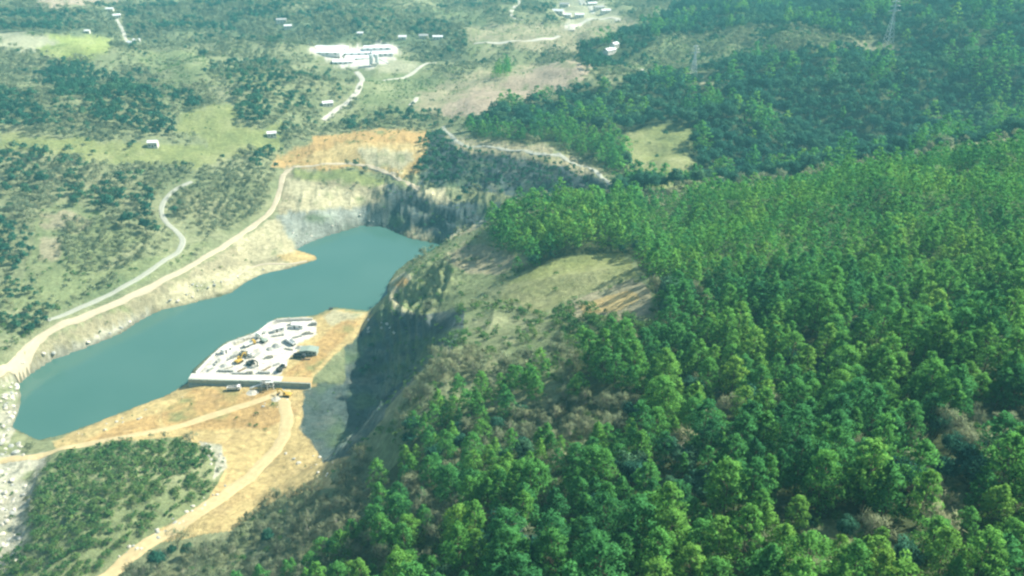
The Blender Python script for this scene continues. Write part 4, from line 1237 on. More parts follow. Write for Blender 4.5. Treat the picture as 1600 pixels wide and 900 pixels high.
M_STONED = new_mat('grey_stone', (.36,.37,.33), .9, noise=.3, scale=1.1, bump=.8)
M_WOOD = new_mat('timber', (.26,.20,.13), .9, noise=.3, scale=2)
M_STEEL = new_mat('galvanised_steel', (.72,.75,.72), .5, metallic=.0, noise=.08, scale=3)
M_SANDY = new_mat('orange_fill', (.52,.37,.17), .95, noise=.2, scale=.6, bump=.3)
M_GRAVEL = new_mat('white_gravel', (.60,.575,.49), .95, noise=.12, scale=.6, bump=.3)

# ------------------------------------------------------------------ retaining wall of the yard
def retaining_wall():
    fl = [at_z(x, y, z) for x, y, z in [(296,604,1.4),(340,605.5,1.5),(400,606,1.8),(440,607.5,2.0),(486,609,2.2)]]
    P = [(float(x), float(y)) for x, y in fl]
    root = thing('retaining_wall', 'long grey-green concrete retaining wall holding up the white yard', 'wall', (P[0][0], P[0][1], 1.0))
    def run(y0, y1, z0, z1):
        def f(V, F):
            k = len(V)
            for x, y in P:
                for yy, zz in ((y0, z0), (y1, z0), (y1, z1), (y0, z1)): V.append((x - P[0][0], y - P[0][1] + yy, zz - 1.0))
            n = len(P)
            for i in range(n - 1):
                a = k + i * 4
                for q in range(4): F.append([a + q, a + 4 + q, a + 4 + (q + 1) % 4, a + (q + 1) % 4])
            F.append([k + 3, k + 2, k + 1, k]); e = k + (n - 1) * 4; F.append([e, e + 1, e + 2, e + 3])
        return f
    part('wall_face', run(0, 1.0, -1.2, 5.9), M_CONC, root)
    def half(a, b, y0, y1, z0, z1):
        def f(V, F):
            k = len(V)
            for x, y in P[a:b]:
                for yy, zz in ((y0, z0), (y1, z0), (y1, z1), (y0, z1)): V.append((x - P[0][0], y - P[0][1] + yy, zz - 1.0))
            n = b - a
            for i in range(n - 1):
                q0 = k + i * 4
                for q in range(4): F.append([q0 + q, q0 + 4 + q, q0 + 4 + (q + 1) % 4, q0 + (q + 1) % 4])
            F.append([k + 3, k + 2, k + 1, k]); e = k + (n - 1) * 4; F.append([e, e + 1, e + 2, e + 3])
        return f
    part('backfill', half(0, 4, 1.003, 6.0, 1.0, 6.02), M_GRAVEL, root)
    part('backfill', half(3, 5, 1.003, 6.0, 1.0, 6.015), M_SANDY, root)
    part('coping', run(-.12, .6, 5.905, 6.12), M_CONC, root)
    part('ledge', run(-.9, -.004, -1.0, 3.1), M_CONC, root)
    for k in range(15):
        s = (k + .5) / 15; L = P[-1][0] - P[0][0]; x = L * s
        i = min(int(s * (len(P) - 1)), len(P) - 2); f = (P[0][0] + x - P[i][0]) / (P[i + 1][0] - P[i][0])
        y = P[i][1] + (P[i + 1][1] - P[i][1]) * f - P[0][1]
        def pier(V, F): box(V, F, (x, y - .23, 3.25), (.55, .44, 4.7))
        part('pier', pier, M_CONC, root)
    return P
WALLP = retaining_wall()

# ------------------------------------------------------------------ machines
def excavator(px, py, z, rz, mat, label, bucket_down=True):
    x, y, g = spot(px, py, z)
    root = thing('excavator', label, 'excavator', (x, y, g), rz, 'machines at work in the quarry yard')
    for s in (-1, 1):
        t = part('track', lambda V, F: poly_prism(V, F, [(-1.9,.35),(-1.5,0),(1.5,0),(1.9,.35),(1.9,.65),(1.5,.95),(-1.5,.95),(-1.9,.65)], s * 1.3 - .3, s * 1.3 + .3), M_RUBBER, root)
        t.name = 'track'
    part('house', lambda V, F: poly_prism(V, F, [(-2.3,1.05),(1.5,1.05),(1.5,1.6),(-.3,1.9),(-2.0,2.0),(-2.4,1.7)], -1.35, 1.35), mat, root, .08)
    c = part('cab', lambda V, F: poly_prism(V, F, [(.1,1.65),(1.55,1.65),(1.65,2.2),(1.35,3.1),(.1,3.1)], .35, 1.33), mat, root, .06)
    part('window', lambda V, F: box(V, F, (.85,.84,2.5), (1.4,1.02,.7)), M_GLASS, c)
    part('boom', lambda V, F: (box(V, F, (2.35,-.1,2.9), (3.1,.45,.6), 0, -.75), box(V, F, (4.4,-.1,3.75), (2.4,.4,.5), 0, .3)), mat, root)
    part('arm', lambda V, F: box(V, F, (5.35,-.1,2.3), (.42,.34,3.0), 0, .12), mat, root)
    part('bucket', lambda V, F: poly_prism(V, F, [(4.6,.9),(5.6,1.0),(5.7,.4),(5.2,.05),(4.6,.2)], -.7, .5), M_DARK, root)

def truck(px, py, z, rz, cabm, bedm, label):
    x, y, g = spot(px, py, z)
    root = thing('tipper_truck', label, 'truck', (x, y, g), rz, 'trucks around the quarry yard')
    part('chassis', lambda V, F: box(V, F, (0,0,.85), (7.0,1.0,.3)), M_DARK, root)
    c = part('cab', lambda V, F: poly_prism(V, F, [(2.1,.8),(3.7,.8),(3.75,1.7),(3.45,2.7),(2.1,2.75)], -1.15, 1.15), cabm, root, .08)
    part('windscreen', lambda V, F: box(V, F, (3.62,0,2.15), (.1,1.9,.75), 0, -.28), M_GLASS, c)
    def bed(V, F):
        box(V, F, (-.8,0,1.2), (5.0,2.3,.14)); box(V, F, (-.8,1.12,1.8), (5.0,.1,1.1)); box(V, F, (-.8,-1.12,1.8), (5.0,.1,1.1))
        box(V, F, (1.68,0,1.9), (.1,2.34,1.3)); box(V, F, (-3.28,0,1.8), (.1,2.34,1.05))
    part('bed', bed, bedm, root)
    for wx in (2.8, -1.4, -2.6):
        for s in (-1, 1):
            part('wheel', lambda V, F: tube(V, F, (wx, s * .75, .5), (wx, s * 1.15, .5), .5, .5, 12), M_RUBBER, root)

def crusher():
    x, y, g = spot(421, 607, 1.9)
    root = thing('stone_crusher', 'white steel stone crusher with hopper against the retaining wall', 'crusher', (x, y - 1.5, g), .03)
    def frame(V, F):
        for cx in (-3.2, 0, 3.2):
            for cy in (-1.6, 1.6): beam(V, F, (cx, cy, 0), (cx, cy, 5.2), .16)
        for z in (2.4, 5.1):
            for cy in (-1.6, 1.6): beam(V, F, (-3.2, cy, z), (3.2, cy, z), .13)
            for cx in (-3.2, 0, 3.2): beam(V, F, (cx, -1.6, z), (cx, 1.6, z), .12)
    part('frame', frame, M_WHITEP, root)
    part('hopper', lambda V, F: (poly_prism(V, F, [(-1.0,3.0),(1.0,3.0),(2.6,6.3),(-2.6,6.3)], -1.3, 1.3)), M_WHITEP, root, .05)
    part('jaw', lambda V, F: box(V, F, (0,0,1.75), (2.2,1.8,2.1)), M_DARK, root, .08)
    def conv(V, F):
        box(V, F, (-5.6,-.2,2.0), (8.4,.9,.35), 0, -.38)
        beam(V, F, (-7.6,-.2,-.2), (-7.4,-.2,1.1), .12); beam(V, F, (-5.2,-.2,-.2), (-5.0,-.2,2.0), .12)
    part('conveyor', conv, M_STEEL, root)
    part('walkway', lambda V, F: box(V, F, (1.6,-2.15,5.25), (4.2,.9,.12)), M_STEEL, root)
    part('chute', lambda V, F: box(V, F, (4.6,0,2.6), (3.2,.8,.4), 0, .5), M_DARK, root)
crusher()

def site_shed(px, py, z, L, W, H, rz, label):
    x, y, g = spot(px, py, z)
    root = thing('site_shed', label, 'shed', (x, y, g), rz)
    part('wall', lambda V, F: box(V, F, (0,0,H/2-.2), (L,W,H+.4)), M_CONC, root)
    part('roof', lambda V, F: poly_prism(V, F, [(-L/2-.5,H+.01),(L/2+.5,H+.01),(L/2+.5,H+.35),(0,H+1.1),(-L/2-.5,H+.35)], -W/2-.6, W/2+.6), M_SHED, root)
    part('door', lambda V, F: box(V, F, (-L*.2,-W/2-.03,1.1), (1.6,.08,2.2)), M_DARK, root)
    for wx in (L*.12, L*.33):
        part('window', lambda V, F: box(V, F, (wx,-W/2-.03,1.6), (1.2,.08,.9)), M_GLASS, root)
site_shed(484, 552, 6.0, 9.0, 4.6, 2.6, -.06, 'low shed with a grey-green roof beside the orange dirt of the yard')
truck(468, 559, 6.0, -.15, M_DARK, M_DARK, 'dark truck parked in front of the low grey-green shed')
truck(455, 537, 6.0, 2.4, M_WHITEP, M_STEEL, 'white truck standing up the yard from the shed')
truck(366, 612, 2.0, .1, M_WHITEP, M_CONCP, 'pale truck on the orange dirt below the retaining wall')
excavator(374, 566, 6.0, 1.1, M_YELL, 'yellow excavator on the white ground near the middle of the yard')
excavator(412, 534, 6.0, 2.6, M_SHED, 'grey-green excavator beside the white tank at the water side of the yard')
excavator(392, 570, 6.0, -.5, M_DARK, 'dark excavator among the stone blocks above the wall')
excavator(449, 620, 2.6, 2.9, M_YELL, 'yellow excavator on the dirt right of the crusher')

def tank(px, py, z, r, h, label):
    x, y, g = spot(px, py, z)
    root = thing('storage_tank', label, 'tank', (x, y, g), 0, 'white tanks at the water side of the yard')
    part('shell', lambda V, F: tube(V, F, (0,0,-.1), (0,0,h), r, r, 20), M_WHITEP, root)
    def cone(V, F): tube(V, F, (0,0,h+.002), (0,0,h+r*.35), r*1.02, .2, 20)
    part('cap', cone, M_WHITEP, root)
    part('ladder', lambda V, F: (beam(V, F, (r+.12,-.2,0), (r+.12,-.2,h), .05), beam(V, F, (r+.12,.2,0), (r+.12,.2,h), .05)), M_DARK, root)
tank(404, 527, 6.0, 1.9, 2.8, 'larger white round tank nearest the water at the yard edge')
tank(415, 520, 6.0, 1.4, 2.2, 'smaller white round tank behind the larger one at the yard edge')

def hut(px, py, z, L, W, H, rz, label, wall=None, roof=None, name='site_cabin', cat='cabin', group=None):
    x, y, g = spot(px, py, z)
    root = thing(name, label, cat, (x, y, g), rz, group)
    part('wall', lambda V, F: box(V, F, (0,0,H/2-.3), (L,W,H+.6)), wall or M_WHITEP, root)
    part('roof', lambda V, F: box(V, F, (0,0,H+.12), (L+.5,W+.5,.22)), roof or M_ROOFW, root)
    part('door', lambda V, F: box(V, F, (-L*.25,-W/2-.03,1.0), (.9,.08,2.0)), M_DARK, root)
    part('window', lambda V, F: box(V, F, (L*.2,-W/2-.03,1.5), (1.2,.08,.8)), M_GLASS, root)
hut(436, 517, 6.0, 6, 3, 2.6, .5, 'white cabin on the far side of the yard beside the grey stacks')
hut(466, 512, 6.0, 7, 3, 2.6, -.1, 'long white cabin at the far corner of the yard')
hut(355, 549, 6.0, 6, 3, 2.6, .9, 'white cabin on the curved water edge of the yard')

# stacks, beams and heaps lying in the yard
def rock_mesh(name, seed, mat, rough=.22):
    rng = np.random.default_rng(seed)
    import bmesh
    bm = bmesh.new(); bmesh.ops.create_icosphere(bm, subdivisions=2, radius=1.0)
    off = rng.uniform(0, 99, 3)
    planes = rng.normal(size=(9, 3)); planes /= np.linalg.norm(planes, axis=1, keepdims=True)
    for v in bm.verts:
        p = np.array(v.co)
        for n in planes:
            d = p @ n
            if d > .72: p = p - n * (d - .72) * .9
        p *= 1 + rough * float(vnoise(np.array([p[0] * 2 + off[0]]), np.array([p[1] * 2 + p[2] * 3 + off[1]]), seed)[0] - .3)
        v.co = p
    me = bpy.data.meshes.new(name); bm.to_mesh(me); bm.free(); me.materials.append(mat)
    return me
ROCKS = [rock_mesh('boulder', 60 + k, M_STONE) for k in range(6)] + [rock_mesh('boulder', 80 + k, M_STONED) for k in range(3)]

def heap(px, py, z, r, h, mat, label, name='stone_heap', cat='heap'):
    x, y, g = spot(px, py, z)
    n = 26; rng = np.random.default_rng(int(px * 7 + py)); V = [(0, 0, h)]; F = []
    rings = [(.25,.8),(.5,.5),(.75,.22),(1.0,-.05)]
    for q, (f, zz) in enumerate(rings):
        for k in range(n):
            a = 2 * math.pi * k / n; rr = r * f * rng.uniform(.86, 1.14)
            V.append((math.cos(a) * rr * 1.25, math.sin(a) * rr, h * zz * rng.uniform(.85, 1.15)))
    for k in range(n): F.append([0, 1 + k, 1 + (k + 1) % n])
    for q in range(3):
        for k in range(n):
            a = 1 + q * n; F.append([a + k, a + n + k, a + n + (k + 1) % n, a + (k + 1) % n])
    o = link(name, mesh(name, V, F, [mat])); o.location = (x, y, g)
    o['label'] = label; o['category'] = cat; o['group'] = 'heaps of stone in the yard'
heap(432, 541, 6, 2.6, 1.9, M_STONED, 'dark grey stone heap in the middle of the white yard')
heap(446, 534, 6, 2.2, 1.6, M_STONED, 'grey stone heap right of the middle heap, up the yard')
heap(421, 546, 6, 1.9, 1.5, M_STONED, 'small dark stone heap left of the middle heap')
heap(400, 573, 6, 3.2, 1.5, M_STONE, 'low pale stone heap above the retaining wall')
heap(385, 548, 6, 3.6, .9, M_STONE, 'flat tan heap in the centre of the white ground')
heap(395, 616, 2, 2.8, 1.6, M_STONE, 'pale heap below the wall, left of the crusher')
heap(432, 625, 2.4, 2.4, 1.4, M_STONE, 'pale heap on the dirt in front of the crusher')
heap(350, 572, 6, 2.0, 1.2, M_STONED, 'dark heap near the left tip of the yard')

def stack(px, py, z, nx, nz, rz, label, mat):
    x, y, g = spot(px, py, z)
    root = thing('block_stack', label, 'stack of blocks', (x, y, g), rz, 'stacked stone blocks in the yard')
    rng = random.Random(int(px))
    for i in range(nx):
        for k in range(nz if i % 3 else max(1, nz - 1)):
            part('block', lambda V, F: box(V, F, (i * 1.75 + rng.uniform(-.08,.08), rng.uniform(-.1,.1), .5 + k * 1.01), (1.6, 1.1, .98), rng.uniform(-.05,.05)), mat, root, .05)
stack(343, 580, 6, 5, 1, -.05, 'single row of dark blocks lying just above the wall on the left', M_STONED)
stack(337, 570, 6, 3, 2, 1.3, 'dark double stack of blocks at the left tip of the yard', M_STONED)
stack(358, 562, 6, 3, 2, .7, 'dark stack of blocks left of the yellow excavator', M_STONED)
stack(365, 540, 6, 4, 2, .85, 'pale stack of blocks along the curved water edge', M_STONE)
stack(452, 508, 6, 5, 2, .0, 'pale stack of blocks at the far side of the yard', M_STONE)
stack(405, 583, 6, 4, 1, .0, 'short row of dark blocks on the edge above the crusher', M_STONED)
for k, (px, py, nx, nz, rz, mt, lab) in enumerate([(327,579,2,1,.9,1,'two dark blocks close behind the left end of the wall'),(352,577,3,1,.6,0,'pale blocks between the left rows and the yellow excavator'),
    (365,584,4,1,0,1,'dark row of blocks just above the middle of the wall'),(383,584,3,2,.1,0,'pale double stack above the wall left of the timber'),(398,558,3,1,1.1,1,'dark blocks left of the yard centre heap'),
    (415,560,3,2,.2,0,'pale stack right of the yard centre heap'),(430,571,2,1,.7,1,'pair of dark blocks above the crusher near the orange dirt'),(379,534,3,2,.7,0,'pale stack beside the parapet below the tanks'),
    (427,526,4,1,.3,1,'dark row of blocks below the white cabin'),(448,545,3,1,-.3,0,'pale blocks left of the low shed'),(474,522,4,2,.1,0,'pale stack at the right rim of the white ground'),(460,528,3,1,.5,1,'dark blocks between the shed and the long cabin'),
    (484,508,3,2,.0,1,'dark stack near the far tip of the white ground'),(387,560,2,2,.4,1,'small dark stack beside the yellow excavator')]):
    stack(px, py, 6, nx, nz, rz, lab, M_STONED if mt else M_STONE)
heap(405, 548, 6, 3.4, 1.0, M_STONE, 'broad pale heap left of the small dark heap')
heap(372, 552, 6, 2.8, 1.1, M_STONE, 'pale heap behind the yellow excavator')
heap(468, 543, 6, 2.4, 1.2, M_STONED, 'grey heap at the left end of the low shed')
truck(390, 540, 6.0, .8, M_YELL, M_STEEL, 'yellow cab truck standing below the white tanks')
truck(440, 578, 6.0, 1.2, M_WHITEP, M_DARK, 'white cab truck on the rim between white ground and orange dirt')
truck(384, 556, 6.0, -.3, M_WHITEP, M_STONED, 'white cab truck right behind the yellow excavator')

def timber(px, py, z, L, rz, label):
    x, y, g = spot(px, py, z)
    root = thing('timber_pile', label, 'timber pile', (x, y, g), rz, 'piles of timber in the yard')
    for k in range(4):
        part('beam', lambda V, F: box(V, F, (0, (k % 3) * .5 - .5, .2 + .36 * (k // 3)), (L, .38, .34)), M_WOOD, root)
timber(416, 577, 6, 6, 1.0, 'narrow dark timber pile pointing at the crusher')
timber(378, 578, 6, 5, .9, 'short dark timber pile right of the left blocks')
timber(478, 562, 5.8, 5, .1, 'dark timber pile beside the parked truck on orange dirt')

# parapet blocks round the water side of the yard
def parapet():
    P = np.array([at_z(x, y, 6.0) for x, y in [(306,583),(350,541.5),(399,521.5),(431,501.5),(489,498.5)]], float)
    Q = resample(P, .8)
    root = thing('parapet', 'low pale concrete parapet along the water edge of the yard', 'parapet', (Q[0][0], Q[0][1], 6.0))
    K = [(-.3, -2.6), (.3, -2.6), (.3, .7), (-.3, .7)]
    T = np.gradient(Q, axis=0); T /= np.linalg.norm(T, axis=1, keepdims=True); N = np.stack([-T[:, 1], T[:, 0]], 1)
    def f(V, F):
        for q in range(len(Q)):
            for o, z in K: V.append((Q[q][0] - Q[0][0] + N[q][0] * o, Q[q][1] - Q[0][1] + N[q][1] * o, z))
            if q:
                a = (q - 1) * 4
                for k in range(4): F.append([a + k, a + 4 + k, a + 4 + (k + 1) % 4, a + (k + 1) % 4])
        F.append([3, 2, 1, 0]); e = (len(Q) - 1) * 4; F.append([e, e + 1, e + 2, e + 3])
    part('parapet_wall', f, M_CONCP, root)
    for q in range(3, len(Q) - 2, 9):
        part('post', lambda V, F: box(V, F, (Q[q][0] - Q[0][0], Q[q][1] - Q[0][1], 1.0), (.3, .3, 1.2)), M_CONCP, root)
parapet()

def barge():
    x, y = at_z(519, 486, 0); x, y = float(x), float(y)
    root = thing('pump_barge', 'small dark pump barge moored at the tip of the orange bank', 'barge', (x, y, .0), .4)
    part('hull', lambda V, F: poly_prism(V, F, [(-3,.6),(-2.6,-.3),(2.6,-.3),(3,.6)], -1.6, 1.6), M_DARK, root)
    part('cabin', lambda V, F: box(V, F, (-.6,0,1.5), (2.2,1.8,1.78)), M_DARK, root)
    part('pipe', lambda V, F: beam(V, F, (1.2,0,.7), (5.5,-3.5,1.4), .15), M_STEEL, root)
barge()

# ------------------------------------------------------------------ works in the far valley
def long_shed(px, py, L, W, H, rz, label, roof=None):
    x, y, g = spot(px, py, None, 700)
    root = thing('works_shed', label, 'industrial shed', (x, y, g), rz, 'white sheds of the works in the far valley')
    part('wall', lambda V, F: box(V, F, (0,0,H/2-1.2), (L,W,H+2.4)), M_WHITEP, root)
    def rf(V, F):
        k = len(V)
        for sx in (-L/2-.6, L/2+.6):
            for yy, zz in ((-W/2-.5,H+.02),(0,H+W*.07),(W/2+.5,H+.02),(W/2+.5,H+.3),(0,H+W*.07+.3),(-W/2-.5,H+.3)): V.append((sx, yy, zz))
        F.append([k+i for i in range(6)]); F.append([k+6+i for i in reversed(range(6))])
        for i in range(6): F.append([k+i, k+6+i, k+6+(i+1)%6, k+(i+1)%6])
    part('roof', rf, roof or M_ROOFW, root)
    for k in range(4):
        part('door', lambda V, F: box(V, F, (-L*.36 + L*.24*k, -W/2-.05, 1.4), (3.0,.1,2.4)), M_SHED, root)
for px, py, L, W, rz, lab in [(508,83,42,15,-.05,'long white roofed shed at the left end of the far works'),(518,77,40,14,-.05,'white roofed shed behind the left end shed of the far works'),
        (562,92,34,15,.12,'white roofed shed in front of the far works'),(556,84,36,14,.12,'white roofed shed in the middle of the far works'),(590,76,34,13,.15,'white roofed shed at the back of the far works'),(598,85,26,14,.15,'white roofed shed at the right end of the far works'),(537,98,24,13,.1,'white roofed shed at the front left corner of the far works')]:
    long_shed(px, py, L, W * 1.3, 2.4, rz, lab)
def plant_tower():
    x, y, g = spot(585, 103, None, 700)
    root = thing('mixing_plant', 'grey mixing plant with two silos beside the white sheds', 'plant', (x, y, g), .2)
    for k in (-1, 1):
        part('silo', lambda V, F: (tube(V, F, (k*3.2,0,3), (k*3.2,0,13), 2.2, 2.2, 14), tube(V, F, (k*3.2,0,1), (k*3.2,0,3), .8, 2.2, 14)), M_STEEL, root)
    part('frame', lambda V, F: [beam(V, F, (a,b,-1), (a,b,6), .25) for a in (-5.4,0,5.4) for b in (-2.2,2.2)], M_STEEL, root)
    part('conveyor', lambda V, F: box(V, F, (10,0,5.5), (16,1.4,.8), 0, .5), M_STEEL, root)
    part('control_room', lambda V, F: box(V, F, (0,-5,2.2), (5,3.5,4.4)), M_WALL, root)
plant_tower()

def house(px, py, L, W, H, rz, label, roof, wall=M_WALL, tmin=600):
    x, y, g = spot(px, py, None, tmin)
    root = thing('house', label, 'house', (x, y, g), rz, 'houses scattered over the far valley')
    part('wall', lambda V, F: box(V, F, (0,0,H/2-.9), (L,W,H+1.8)), wall, root)
    r = W*.26
    def rf(V, F):
        k = len(V)
        for sx in (-L/2-.4, L/2+.4):
            for yy, zz in ((-W/2-.4,H+.02),(0,H+r),(W/2+.4,H+.02),(W/2+.4,H+.25),(0,H+r+.28),(-W/2-.4,H+.25)): V.append((sx, yy, zz))
        F.append([k+i for i in range(6)]); F.append([k+6+i for i in reversed(range(6))])
        for i in range(6): F.append([k+i, k+6+i, k+6+(i+1)%6, k+(i+1)%6])
        poly_prism(V, F, [(-L/2,H+.005),(L/2,H+.005),(L/2,H+.015)], -.5, .5)
    part('roof', rf, roof, root)
    part('door', lambda V, F: box(V, F, (0,-W/2-.04,1.05), (1.1,.1,2.1)), M_DARK, root)
    for wx in (-L*.3, L*.3):
        part('window', lambda V, F: box(V, F, (wx,-W/2-.04,1.6), (1.4,.1,1.2)), M_GLASS, root)
for k, (px, py, L, W, rz, rm, lab) in enumerate([
    (205,72,16,8,-.9,0,'white house alone among the dark trees left of the works'),(214,66,10,6,.2,0,'small white house behind the lone white house'),
    (137,52,7,5,.1,0,'small white hut on the edge of the bright far field'),(183,28,12,7,.5,0,'pale house at the end of the far left track'),(172,17,12,7,.1,0,'pale house near the pink field'),
    (629,61,12,7,.05,0,'white house left in the row of three beyond the works'),(662,60,14,7,.05,1,'grey roofed house between the two white ones beyond the works'),(684,61,15,7,.05,0,'white house right in the row of three beyond the works'),
    (563,55,9,6,.1,0,'small pale house behind the white sheds'),
    (440,35,16,8,.2,1,'long pale house among far woods at the top left'),(450,44,12,7,.3,0,'pale house in front of the long one in far woods'),
    (952,82,18,10,.8,0,'white house against the dark wooded knoll'),(960,74,10,8,.8,0,'smaller white house behind the one at the knoll'),
    (925,8,18,9,.3,0,'far village house left of the wide white road'),(936,14,20,9,.3,1,'grey roofed far village house by the road fork'),(946,20,18,9,.3,0,'far village house on the right of the row'),(930,-2,18,9,.3,0,'far village house at the top edge of view'),
    (872,20,20,10,-.3,0,'far village house on the left of the village'),(882,10,18,9,-.3,1,'grey roofed far village house on the left'),(885,26,18,9,-.3,0,'far village house just above the road corner'),(905,26,16,9,.1,0,'far village house in the road fork'),
    (240,229,9,6,.1,0,'white farmhouse on the meadow below the knoll wood'),
    (425,213,9,6,.3,0,'white house above the dark tree clump near the orange hill'),(512,165,12,7,.4,0,'pale house at the lower end of the works road')]):
    house(px, py, L*.85, W*.85, 3.0 + .8 * (k % 3 == 0), rz, lab, M_ROOFW if rm == 0 else M_TILE)

# ------------------------------------------------------------------ pylons
def pylon(px, py, H, label, rz=.3):
    x, y, g = spot(px, py, None, 560)
    root = thing('pylon', label, 'pylon', (x, y, g), rz, 'power line pylons on the second ridge')
    def wd(z): return max(.55, H * .075 * (1 - z / (H * .72)) + .55) if z < H * .72 else .55 - .35 * (z - H * .72) / (H * .28)
    zs = [0, .12, .23, .33, .42, .50, .57, .64, .70, .76, .82, .88, .94, 1.0]
    legs = [(-1,-1),(1,-1),(1,1),(-1,1)]
    k = .20
    for sx, sy in legs:
        def leg(V, F):
            for a, b in zip(zs[:-1], zs[1:]):
                beam(V, F, (sx*wd(a*H), sy*wd(a*H), a*H - (1 if a == 0 else 0)), (sx*wd(b*H), sy*wd(b*H), b*H), k)
        part('leg', leg, M_STEEL, root)
    def brace(V, F):
        for a, b in zip(zs[:-1], zs[1:]):
            for i in range(4):
                (x0, y0), (x1, y1) = legs[i], legs[(i + 1) % 4]
                beam(V, F, (x0*wd(a*H), y0*wd(a*H), a*H), (x1*wd(b*H), y1*wd(b*H), b*H), k*.6)
                beam(V, F, (x1*wd(a*H), y1*wd(a*H), a*H), (x0*wd(b*H), y0*wd(b*H), b*H), k*.6)
    part('bracing', brace, M_STEEL, root)
    for f, w in ((.74,.17),(.84,.14),(.94,.11)):
        def arm(V, F):
            for s in (-1, 1):
                for yy in (-.4, .4):
                    beam(V, F, (0,yy,f*H), (s*w*H,0,f*H+.3), k*.8); beam(V, F, (0,yy,f*H+H*.035), (s*w*H,0,f*H+.3), k*.7)
        a = part('cross_arm', arm, M_STEEL, root)
        for s in (-1, 1):
            part('insulator', lambda V, F: tube(V, F, (s*w*H,0,f*H+.3), (s*w*H,0,f*H-1.6), .14, .14, 6), M_DARK, a)
pylon(1083, 119, 32, 'nearer lattice pylon at the edge of the wooded ridge')
pylon(1387, 70, 47, 'taller lattice pylon on the pale clearing of the far ridge')
KEEP_OUT += [(*spot(1083, 121, None, 560)[:2], 12), (*spot(1387, 70, None, 560)[:2], 16)]
for o in list(bpy.data.objects):
    if o.get('category') in ('house', 'industrial shed', 'plant'):
        KEEP_OUT.append((o.location.x, o.location.y - 6, 15 if o['category'] == 'house' else 26))

# ------------------------------------------------------------------ boulders along the banks and the dirt
def cell_label(size_words, sizes, lims, noun, vx, vy):
    cells = {}; out = [None] * len(vx)
    for i in range(len(vx)):
        c = np.searchsorted([q[0] for q in COLS], vx[i], side='right') - 1
        r = np.searchsorted([q[0] for q in ROWS], vy[i], side='right') - 1
        w = size_words[0] if sizes[i] < lims[0] else size_words[2] if sizes[i] > lims[1] else size_words[1]
        cells.setdefault((c, r, w), []).append(i)
    for (c, r, w), mem in cells.items():
        mem.sort(key=lambda i: vx[i])
        for rank, i in enumerate(mem):
            lab = '%s %s %s, %s' % (w, noun, COLS[c][1], ROWS[r][1])
            out[i] = lab + (', %s from left' % ordinal(rank + 1) if len(mem) > 1 else '')
    return out

def boulders():
    rng = np.random.default_rng(77)
    areas = [([(0,600),(60,560),(140,535),(240,485),(246,492),(140,548),(60,582),(34,610),(30,650),(10,690),(0,690)],110,1.2),
             ([(0,690),(30,690),(40,715),(0,716)],14,1.3),([(0,730),(45,728),(50,780),(30,880),(0,895)],60,1.1),
             ([(310,690),(345,692),(360,730),(335,745)],20,.8),([(170,870),(330,770),(350,740),(365,745),(330,790),(200,885)],34,.8),
             ([(240,480),(300,445),(400,420),(440,412),(380,432),(300,468)],22,1.0),([(450,360),(520,345),(590,325),(590,345),(520,362),(462,386)],16,.9),
             ([(565,500),(600,496),(622,520),(580,530)],12,1.0),([(440,700),(530,720),(540,745),(480,760)],14,.8),([(430,600),(470,605),(470,640),(380,640)],10,.7),
             ([(90,688),(200,650),(300,612),(320,625),(200,665)],12,.8)]
    X, Y, S = [], [], []
    for poly, n, s in areas:
        P = np.array(poly, float); k = 0
        while k < n:
            q = rng.uniform(P.min(0), P.max(0))
            if in_poly(q[:1], q[1:], P)[0]:
                X.append(q[0]); Y.append(q[1]); S.append(s * rng.uniform(.35, 1.25)); k += 1
    wx, wy, t = cast(X, Y, tmin=200)
    wz = height(wx, wy); S = np.array(S)
    m = bil(_SD, wx, wy) > .6
    wx, wy, wz, S = wx[m], wy[m], wz[m], S[m]
    px, py, _ = project(wx, wy, wz)
    labs = cell_label(('small','middling','large'), S, (.6, 1.1), 'boulder', px, py)
    for i in range(len(wx)):
        o = bpy.data.objects.new('boulder', ROCKS[int(rng.integers(0, len(ROCKS)))]); C.objects.link(o)
        o.location = (float(wx[i]), float(wy[i]), float(wz[i] + .1 * S[i]))
        o.scale = (float(S[i] * rng.uniform(.8, 1.4)), float(S[i]), float(S[i] * rng.uniform(.5, .9)))
        o.rotation_euler = (float(rng.uniform(-.3, .3)), float(rng.uniform(-.3, .3)), float(rng.uniform(0, 6.28)))
        o['label'] = labs[i]; o['category'] = 'boulder'; o['group'] = 'boulders of the banks and dirt slopes'
boulders()

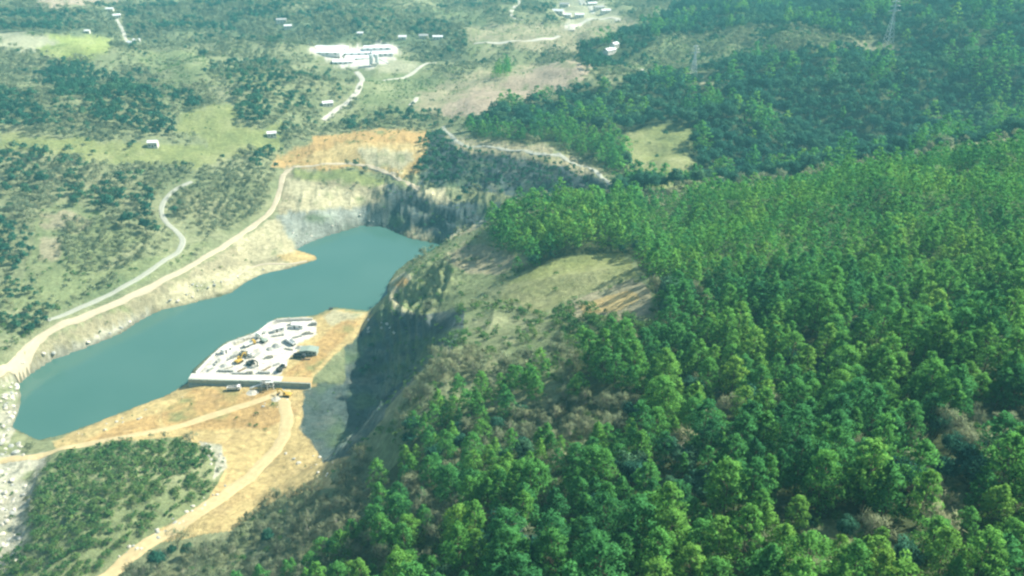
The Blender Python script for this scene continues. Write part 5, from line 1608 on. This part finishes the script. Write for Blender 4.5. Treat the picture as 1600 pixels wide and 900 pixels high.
# ------------------------------------------------------------------ planting
PL = scatter()
singles('pine_tree', PL['pine_tree'], 300, 'pines of the near hillside', cat='tree', noun='green pine',
        stuff_name=('hillside_pines','pine_forest'), stuff_label=('close green pine wood between the nearest trees of the hillside','pine forest covering the far side of the near hill and the ridges behind'))
singles('evergreen_tree', PL['evergreen_tree'], 280, 'dark leafy trees of the valley', noun='dark leafy tree',
        stuff_name=('leafy_undergrowth','valley_wood'), stuff_label=('dark leafy trees filling gaps on the near hill','blue-green leafy woods over the far valley and its hills'))
singles('bare_tree', PL['bare_tree'], 290, 'grey bare trees', noun='grey bare tree',
        stuff_name=('bare_thicket','bare_wood'), stuff_label=('grey leafless thicket on the shoulder of the near hill','grey leafless woods over the valley slopes'))
singles('shrub', PL['shrub'], 290, 'green shrubs of the mound and banks', cat='shrub', noun='green shrub',
        stuff_name=('undergrowth','far_shrubs'), stuff_label=('green undergrowth between the trees of the near hill','small shrubs dotted over the far slopes and fields'))

# ------------------------------------------------------------------ the air over the valley
HAZE_DENSITY = 0.00022
def build_haze():
    x0, x1, y0, y1, z0, z1 = -15000, 15000, -600, 15000, -40.0, 262.0
    V = [(x0,y0,z0),(x1,y0,z0),(x1,y1,z0),(x0,y1,z0),(x0,y0,z1),(x1,y0,z1),(x1,y1,z1),(x0,y1,z1)]
    F = [[3,2,1,0],[4,5,6,7],[0,1,5,4],[1,2,6,5],[2,3,7,6],[3,0,4,7]]
    me = mesh('haze', V, F)
    m = bpy.data.materials.new('haze_air'); m.use_nodes = True
    nt = m.node_tree
    for n in list(nt.nodes): nt.nodes.remove(n)
    o = nt.nodes.new('ShaderNodeOutputMaterial'); v = nt.nodes.new('ShaderNodeVolumePrincipled')
    v.inputs['Color'].default_value = (.26, .80, .88, 1)
    v.inputs['Density'].default_value = HAZE_DENSITY
    v.inputs['Anisotropy'].default_value = 0.0
    nt.links.new(v.outputs['Volume'], o.inputs['Volume'])
    me.materials.append(m)
    h = struct(link('haze', me), 'stuff', 'thin teal haze filling the air over the valley')
build_haze()
print('BUILT', len(bpy.data.objects))
